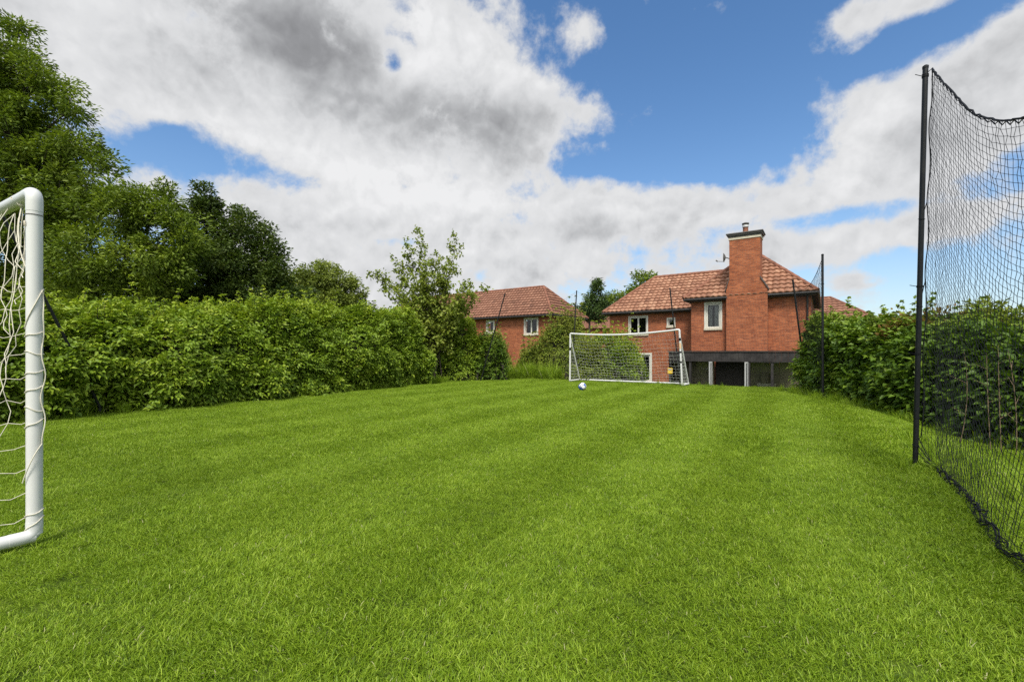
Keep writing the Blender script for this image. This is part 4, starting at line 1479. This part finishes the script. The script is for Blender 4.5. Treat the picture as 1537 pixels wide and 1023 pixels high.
def hip_roof(root, x0, x1, y0, y1, ze, ridge, zr, mat, tile, row, caps, seed, sides='flrb', name='roof'):
    """ridge: ((x,y),(x,y)) first end at the front or left"""
    tm = MB()
    (ax, ay), (bx, by) = ridge
    a, b = (ax, ay, zr), (bx, by, zr)
    fl, fr_, br, bl = (x0, y0, ze), (x1, y0, ze), (x1, y1, ze), (x0, y1, ze)
    if abs(ax - bx) < 1e-6:      # ridge runs front to back
        pl = {'f': [fl, fr_, a], 'r': [fr_, br, b, a], 'b': [br, bl, b], 'l': [bl, fl, a, b]}
        hips = [(fl, a), (fr_, a), (br, b), (bl, b)]
    else:                        # ridge runs left to right (a left)
        pl = {'f': [fl, fr_, b, a], 'r': [fr_, br, b], 'b': [br, bl, a, b], 'l': [bl, fl, a]}
        hips = [(fl, a), (fr_, b), (br, b), (bl, a)]
    for k, q in enumerate(sides):
        tiled_plane(tm, pl[q], tile, row, seed=seed + k)
    rf = tm.build(name, M[mat], root)
    if caps:
        cm = MB()
        up = Vector((0, 0, .05))
        for p, q in hips + [(a, b)]:
            if (Vector(p) - Vector(q)).length > .1:
                ridge_caps(cm, Vector(p) + up, Vector(q) + up)
        cm.build('ridge_tiles', M['ridge'], rf)
    return rf


def gutters(root, pts, r=.06):
    mb = MB()
    for p, q in zip(pts[:-1], pts[1:]):
        mb.tube([p, q], r, 8)
    return mb.build('gutter', M['dark_trim'], root)


def main_house():
    fr = Frame(13.32, 20.0)
    bz = fr.base + CZ
    root = empty('brick_house', (13.32, 20.0, bz), HROT, label='large red brick house with a tall chimney, behind the far goal', cat='house', group='red brick houses with tiled roofs')
    zc = -fr.base                # local height of the camera's eye
    eW, eM = zc + 2.66, zc + 2.36
    xl = fr.px(1037.5, 0)        # left corner of the wing
    w = MB()

    def hole(px0, px1, py0, py1, d):
        return (fr.px(px0, d), fr.px(px1, d), fr.z((px0 + px1) / 2, py1, d), fr.z((px0 + px1) / 2, py0, d))
    hw = hole(1060, 1081, 455.5, 492, 0)
    dM = 2.0
    h1 = hole(945, 971, 475.5, 501, dM); h2 = hole(1003, 1011.5, 478.5, 489, dM); h3 = hole(949, 976, 532, 571, dM)
    wall_run(w, xl, -.15, 0, eW, 0, [hw])
    xm = -10.35
    wall_run(w, xm, xl, 0, eM, dM, [h1, h2, h3])
    w.poly([(xl, dM + 6, 0), (xl, 0, 0), (xl, 0, eW), (xl, dM + 6, eW)])
    w.poly([(-.15, 0, 0), (-.15, 9, 0), (-.15, 9, eW), (-.15, 0, eW)])
    w.poly([(-.15, 9, 0), (xl, 9, 0), (xl, 9, eW), (-.15, 9, eW)])
    w.poly([(xm, 7.4, 0), (xm, dM, 0), (xm, dM, eM), (xm, 7.4, eM)])
    w.poly([(xl, 7.4, 0), (xm, 7.4, 0), (xm, 7.4, eM), (xl, 7.4, eM)])
    w.build('wall', M['brick'], root, uv=True)
    hip_roof(root, xl - .3, .10, -.32, 9.32, eW - .03, ((xl / 2 - .08, 2.4), (xl / 2 - .08, 6.6)), zc + 5.14, 'tile', .255, .31, True, 60, name='roof')
    hip_roof(root, -10.68, -2.4, 1.68, 7.72, eM - .03, ((-8.45, 4.7), (-2.6, 4.7)), zc + 4.65, 'tile', .255, .31, True, 70, sides='flb', name='roof')
    gutters(root, [(xl - .26, 3.2, eW - .07), (xl - .26, -.34, eW - .07), (fr.px(1091, -.34), -.34, eW - .07)])
    gutters(root, [(fr.px(1153, -.34), -.34, eW - .07), (.12, -.34, eW - .07), (.12, 9, eW - .07)])
    gutters(root, [(xl - .2, 1.64, eM - .07), (-10.7, 1.64, eM - .07), (-10.7, 7.6, eM - .07)])
    sf = MB(); sf.box((xl - .18, -.28, eW - .16), (.05, .02, eW - .09)); sf.box((xm - .22, 1.72, eM - .16), (xl - .18, 2.02, eM - .09)); sf.build('soffit', M['dark_trim'], root)
    dp = MB(); dp.tube([(-.28, -.10, eW - .1), (-.28, -.06, eW - .45), (-.28, -.06, .1)], .038, 10); dp.build('downpipe', M['dark_trim'], root)
    window(root, hw, 0, 1, curtain=True, surround=.09)
    window(root, h1, dM, 2, surround=.07)
    window(root, h2, dM, 1, fw=.05, surround=.08)
    window(root, h3, dM, 2, surround=.10)
    # chimney
    d = -.36
    cl, cr = fr.px(1090, d), fr.px(1152, d); ul, ur = fr.px(1094.5, d), fr.px(1141, d)
    zs0, zs1 = fr.z(1150, 431, d), fr.z(1146, 415, d); zt = fr.z(1117, 358, d)
    c = MB(); yb = .5
    o = [(cl, zs0 - .3), (cr, zs0 - .3), (cr, zs0), (ur, zs1), (ur, zt), (ul, zt), (ul, zs1), (cl, zs0)]
    c.poly([(cl, d, 0), (cr, d, 0), (cr, d, zs0), (cl, d, zs0)])
    c.poly([(cl, d, zs0), (cr, d, zs0), (ur, d, zs1), (ul, d, zs1)])
    c.poly([(ul, d, zs1), (ur, d, zs1), (ur, d, zt), (ul, d, zt)])
    for (xa, za), (xb, zb) in (((cr, 0), (cr, zs0)), ((ur, zs1), (ur, zt))):
        c.poly([(xa, d, za), (xa, yb, za), (xb, yb, zb), (xb, d, zb)])
    for (xa, za), (xb, zb) in (((cl, 0), (cl, zs0)), ((ul, zs1), (ul, zt))):
        c.poly([(xa, yb, za), (xa, d, za), (xb, d, zb), (xb, yb, zb)])
    c.poly([(ul, yb, zs1), (ul, yb, zt), (ur, yb, zt), (ur, yb, zs1)])
    c.poly([(ul, d, zt), (ur, d, zt), (ur, yb, zt), (ul, yb, zt)])
    ch = c.build('chimney', M['brick'], root, uv=True)
    for (xa, xb, sg) in ((cr, ur, 1), (cl, ul, -1)):
        sh = MB()
        sh.poly([(xa + sg * .05, d - .05, zs0 - .02), (xa + sg * .05, yb, zs0 - .02), (xb, yb, zs1 + .06), (xb, d - .05, zs1 + .06)])
        sh.poly([(xa + sg * .05, d - .05, zs0 - .10), (xa + sg * .05, d - .05, zs0 - .02), (xb, d - .05, zs1 + .06), (xb, d - .05, zs1 - .02)])
        sh.poly([(xa + sg * .05, d - .05, zs0 - .10), (xa + sg * .05, yb, zs0 - .10), (xa + sg * .05, yb, zs0 - .02), (xa + sg * .05, d - .05, zs0 - .02)])
        sh.build('shoulder_flashing', M['lead'], ch)
    bn = MB(); bn.box((ul - .03, d - .03, zt), (ur + .03, yb + .03, zt + .10)); bn.build('stone_band', M['stone'], ch)
    cp = MB()
    for (g, z0, z1) in ((.04, .10, .17), (.09, .17, .24), (.13, .24, .30)):
        cp.box((ul - g, d - g, zt + z0 + .001), (ur + g, yb + g, zt + z1))
    cp.build('cap', M['lead'], ch, bevel=.01)
    xm_, ym_ = fr.px(1117, d), (d + yb) / 2
    pt = MB(); pt.lathe([(.14, 0), (.12, .05), (.115, .34), (.135, .36), (.135, .40), (.10, .40)], (xm_, ym_, zt + .30)); pt.build('chimney_pot', M['ridge'], ch)
    bd = MB(); bd.lathe([(.137, .0), (.137, .10), (.0, .10)], (xm_, ym_, zt + .62)); bd.build('pot_band', M['white_paint'], ch)
    cw = MB(); cw.lathe([(.06, .0), (.06, .04), (.155, .04), (.155, .09), (.04, .13), (0, .13)], (xm_, ym_, zt + .72)); cw.build('pot_cowl', M['lead'], ch)
    ds = MB()
    c0 = Vector((ul - .18, d + .05, fr.z(1089, 386, d)))
    n = 20; rad = .22
    ring = []
    for k in range(5):
        q = k / 4
        for j in range(n):
            a = 2 * math.pi * j / n
            ring.append(c0 + Vector((-.10 * q * q + .02, rad * .55 * q * math.cos(a) - .16 * q * 0, rad * q * math.sin(a))))
    i0 = len(ds.v); ds.v += [tuple(v) for v in ring]
    for k in range(4):
        for j in range(n):
            ds.f.append((i0 + k * n + j, i0 + k * n + (j + 1) % n, i0 + (k + 1) * n + (j + 1) % n, i0 + (k + 1) * n + j)); ds.sm.append(True); ds.t.append(.5)
    ds.tube([c0, c0 + Vector((.2, .05, -.08))], .025, 8)
    ds.tube([c0 + Vector((-.02, -.03, -.2)), c0 + Vector((-.35, -.06, -.16))], .012, 6)
    ds.tube([c0 + Vector((-.33, -.06, -.17)), c0 + Vector((-.40, -.06, -.10))], .03, 8)
    tag(ds.build('satellite_dish', M['lead'], ch), 'dark satellite dish on the left of the chimney')
    return root, fr, zc


house, FR, ZC = main_house()


def veranda():
    """low flat-roofed glazed lean-to before the wing"""
    d = -1.5
    x0, x1 = FR.px(1004, d), .25
    zt, zb = FR.z(1090, 528, d), FR.z(1090, 541, d)
    root = empty('veranda', (13.32, 20.0, FR.base + CZ), HROT, label='low black flat-roofed veranda with glass sides against the brick house', cat='veranda')
    r = MB(); r.box((x0 - .06, d - .06, zt), (x1 + .06, -.37, zt + .05)); r.build('roof', M['felt'], root)
    fa = MB()
    n = 26
    for k in range(n):
        a = x0 + (x1 - x0) * k / n; b = x0 + (x1 - x0) * (k + 1) / n
        fa.box((a + .003, d - .02 - .004 * (k % 2), zb), (b - .003, d + .03, zt - .002))
    fa.box((x0 - .02, d + .03, zb), (x0 + .03, -.37, zt - .002))
    fa.box((x1 - .03, d + .03, zb), (x1 + .02, -.37, zt - .002))
    fa.box((x0 - .04, d - .05, zb - .045), (x1 + .04, d + .05, zb - .002))
    fa.build('fascia', M['black_timber'], root)
    for px in (1036, 1124, 1159, 1190):
        x = FR.px(px, d); p = MB(); p.box((x - .05, d - .02, 0), (x + .05, d + .07, zb - .046)); p.build('post', M['black_timber'], root)
    for px in (1065.5, 1119):
        x = FR.px(px, d); p = MB(); p.box((x - .035, d - .05, 0), (x + .035, d - .023, zb - .05)); p.box((x + .075, d - .045, 0), (x + .11, d - .023, zb - .06)); p.box((x - .035, d - .052, zb - .11), (x + .11, d - .02, zb - .05))
        tag(p.build('post', M['white_paint'], root), 'white door jamb')
    xs = [x0 + .03, FR.px(1036, d) - .05, FR.px(1036, d) + .05, FR.px(1065, d) - .05, FR.px(1124, d) + .06, FR.px(1159, d) - .05, FR.px(1159, d) + .05, FR.px(1190, d) - .05]
    for a, b in ((xs[0], xs[1]), (xs[2], xs[3]), (xs[4], xs[5]), (xs[6], xs[7])):
        g = MB(); g.poly([(a, d + .02, .1), (b, d + .02, .1), (b, d + .02, zb - .05), (a, d + .02, zb - .05)]); g.build('pane', M['glass'], root)
    sd = MB(); sd.poly([(x0, -.37, .1), (x0, d, .1), (x0, d, zb), (x0, -.37, zb)]); sd.build('side_panel', M['black_timber'], root)
    e0, e1 = FR.px(1067, d), FR.px(1124, d)
    for (p, q, nb, mt, yy) in ((x0 + .05, e0, 6, 'inner_wall', -.75), (e1, x1 - .05, 7, 'inner_wall', -.95), (e0 + .01, e1 - .01, 4, 'room', -.45)):  # middle panel is a near-black sheet standing for shade in the opening
        bw = MB()
        for k in range(nb):
            a = p + (q - p) * k / nb; b = p + (q - p) * (k + 1) / nb
            bw.box((a + .004, yy - .006 * (k % 3), .02), (b - .004, yy + .05, zb - .02))
        bw.build('back_panel', M[mt], root)
    for (xa, xb, za, zc_, mt) in ((e1 + .3, e1 + 1.0, .9, 1.05, 'stone'), (e1 + .45, e1 + .75, 1.05, 1.5, 'inner_wall'), (x0 + .5, x0 + 1.3, .7, .85, 'stone')):
        sh = MB(); sh.box((xa, -1.22, za + .3), (xb, -1.0, zc_ + .3)); sh.build('shelf', M[mt], root, bevel=.02)
    fl = MB(); fl.box((x0, d + .08, -.02), (x1, -.46, .03)); fl.build('floor_slab', M['inner_wall'], root)


veranda()


def hs(x, y, z, fr=FR):
    """local house point to world"""
    q = fr.o - U * x + VB * y
    return Vector((q.x, q.y, fr.base + CZ + z))


def small_things():
    # yellow notice on a post beside the veranda
    p = at(1006, 556, 17.6)
    root = empty('notice_board', (p.x, p.y, -1.75), HROT, label='small yellow notice on a dark post left of the veranda', cat='notice')
    s = MB(); s.box((-.03, 0, 0), (.03, .05, p.z + 1.75 + .05)); s.build('post', M['black_timber'], root)
    s = MB(); s.box((-.09, -.025, p.z + 1.75 - .11), (.09, -.003, p.z + 1.75 + .11)); b = s.build('board', M['yellow'], root)
    s = MB(); s.box((-.06, -.031, p.z + 1.75 + .02), (.06, -.026, p.z + 1.75 + .08)); s.build('symbol_plate', M['white_paint'], b)
    # pale garden bench against the wall
    q = at(993, 574, 18.9)
    top = 1.05 + .0
    root = empty('garden_bench', (q.x, q.y, float(gz(q.x, q.y)) + .45), HROT, label='pale slatted garden bench by the brick wall, seen through the goal net', cat='bench')
    s = MB()
    for k in range(4):
        s.box((-.62, -.02 + .10 * k, .43), (.62, .06 + .10 * k, .46))
    s.build('seat', M['fabric'], root)
    s = MB()
    for k in range(3):
        s.box((-.62, .40, .56 + .13 * k), (.62, .43, .65 + .13 * k))
    s.build('backrest', M['fabric'], root)
    for x in (-.58, .58):
        for y in (0.0, .40):
            s = MB(); s.box((x - .03, y - .0, -.45), (x + .03, y + .05, .43 if y < .1 else .95)); s.build('leg', M['fabric'], root)
        s = MB(); s.box((x - .03, 0, .64), (x + .03, .40, .68)); s.build('armrest', M['fabric'], root)
    # pale canopy over the grass
    c = at(792, 533, 23.5)
    gzv = float(gz(c.x, c.y))
    root = empty('parasol', (c.x, c.y, gzv), label='small pale grey parasol top poking out of the long grass', cat='parasol')
    h = c.z - gzv
    s = MB(); n = 8; rr = .36
    rim = [Vector((rr * math.cos(2 * math.pi * k / n), rr * math.sin(2 * math.pi * k / n), h - .12)) for k in range(n)]
    for k in range(n):
        a, b = rim[k], rim[(k + 1) % n]; tp = Vector((0, 0, h + .10))
        s.poly([a, b, tp]); s.poly([a - Vector((0, 0, .05)), b - Vector((0, 0, .05)), b, a])
    s.build('canopy', M['fabric'], root)
    s = MB(); s.tube([(0, 0, 0), (0, 0, h + .12)], .02, 8); s.build('pole', M['black_timber'], root)


small_things()


def far_house():
    fr = Frame((829 - 768.5) / F * 29, 29.0)
    root = empty('brick_house', (fr.o.x, fr.o.y, fr.base + CZ), HROT, label='red brick house with brown hipped roof left of the goal, behind the young tree', cat='house', group='red brick houses with tiled roofs')
    zc = -fr.base; e = zc + 2.42
    w = MB()

    def hole(px0, px1, py0, py1, d):
        return (fr.px(px0, d), fr.px(px1, d), fr.z((px0 + px1) / 2, py1, d), fr.z((px0 + px1) / 2, py0, d))
    h1 = hole(788, 806.5, 478, 501, .3); h2 = hole(731, 741, 482, 499, .3)
    x0 = -17.5
    wall_run(w, x0, -.3, 0, e, .3, [h1, h2])
    w.poly([(-.3, .3, 0), (-.3, 4.9, 0), (-.3, 4.9, e), (-.3, .3, e)])
    w.poly([(-.3, 4.9, 0), (x0, 4.9, 0), (x0, 4.9, e), (-.3, 4.9, e)])
    w.poly([(x0, 4.9, 0), (x0, .3, 0), (x0, .3, e), (x0, 4.9, e)])
    w.build('wall', M['brick'], root, uv=True)
    hip_roof(root, x0 - .3, .02, -.05, 5.25, e - .02, ((x0 + 2.6, 2.6), (-2.17, 2.6)), zc + 4.6, 'tile_far', .26, .31, True, 80, sides='fr')
    gutters(root, [(x0, -.1, e - .06), (.08, -.1, e - .06), (.08, 5, e - .06)], .055)
    window(root, h1, .3, 2, surround=.08); window(root, h2, .3, 1, surround=.08)


far_house()


def distant(label, px, y, ridge_py, eave_py, wid, dep, rot, seed, hipside=True, mat='tile_far'):
    c = at(px, eave_py, y); top = at(px, ridge_py, y).z
    base = -1.75
    root = empty('brick_house', (c.x, c.y, base), rot, label=label, cat='house', group='red brick houses with tiled roofs')
    e = c.z - base; zr = top - base
    w = MB(); w.box((-wid / 2, 0, 0), (wid / 2, dep, e)); w.build('wall', M['brick'], root, uv=True)
    ins = dep / 2 if hipside else .6
    hip_roof(root, -wid / 2 - .3, wid / 2 + .3, -.3, dep + .3, e - .02, ((-wid / 2 + ins, dep / 2), (wid / 2 - ins, dep / 2)), zr, mat, .33, .36, True, seed, sides='frl')


distant('far house showing only a strip of pale red roof between the two nearer houses', 880, 52, 464, 493, 16, 8, R(-10), 90)
distant('house with a steep tiled roof right of the chimney house, above the right hedge', 1238, 33, 441, 492, 7.2, 6.5, HROT, 91)
distant('distant house whose red roof barely shows over the hedge behind the near pole', 1400, 62, 476, 494, 18, 8, R(-35), 92)


# thin bare canes standing at the foot of the right hedge
def canes():
    rng = np.random.default_rng(77)
    for k, (px, y, h, red) in enumerate(((1440, 5.75, 1.15, 0), (1487, 5.6, 1.2, 1), (1503, 5.5, 1.3, 0), (1525, 5.4, 1.25, 0))):
        x = (px - 768.5) / F * y
        b = gp(x, y)
        root = empty('bare_cane', b, label=['pale bare cane before the hedge, leftmost behind the net', 'reddish brown bare cane before the hedge behind the net', 'pale tall cane just right of the reddish one behind the net', 'pale bare cane before the hedge, nearest the right edge behind the net'][k], cat='cane', group='bare canes before the right hedge')
        mb = MB(); d = Vector((rng.normal(0, .06), rng.normal(0, .06), h))
        pts = curve_pts((0, 0, -.03), d, (rng.normal(0, .03), rng.normal(0, .03), 0), 7)
        mb.tube(pts, [.0055, .005, .0048, .0045, .004, .003, .002], 6)
        for q in (2, 3, 4, 5):
            a = rng.uniform(0, 6.28); ln = rng.uniform(.08, .22)
            mb.tube([pts[q], pts[q] + Vector((math.cos(a) * ln, math.sin(a) * ln, ln * .6))], [.0035, .002], 4)
        mb.build('stem', M['cane'], root)


canes()
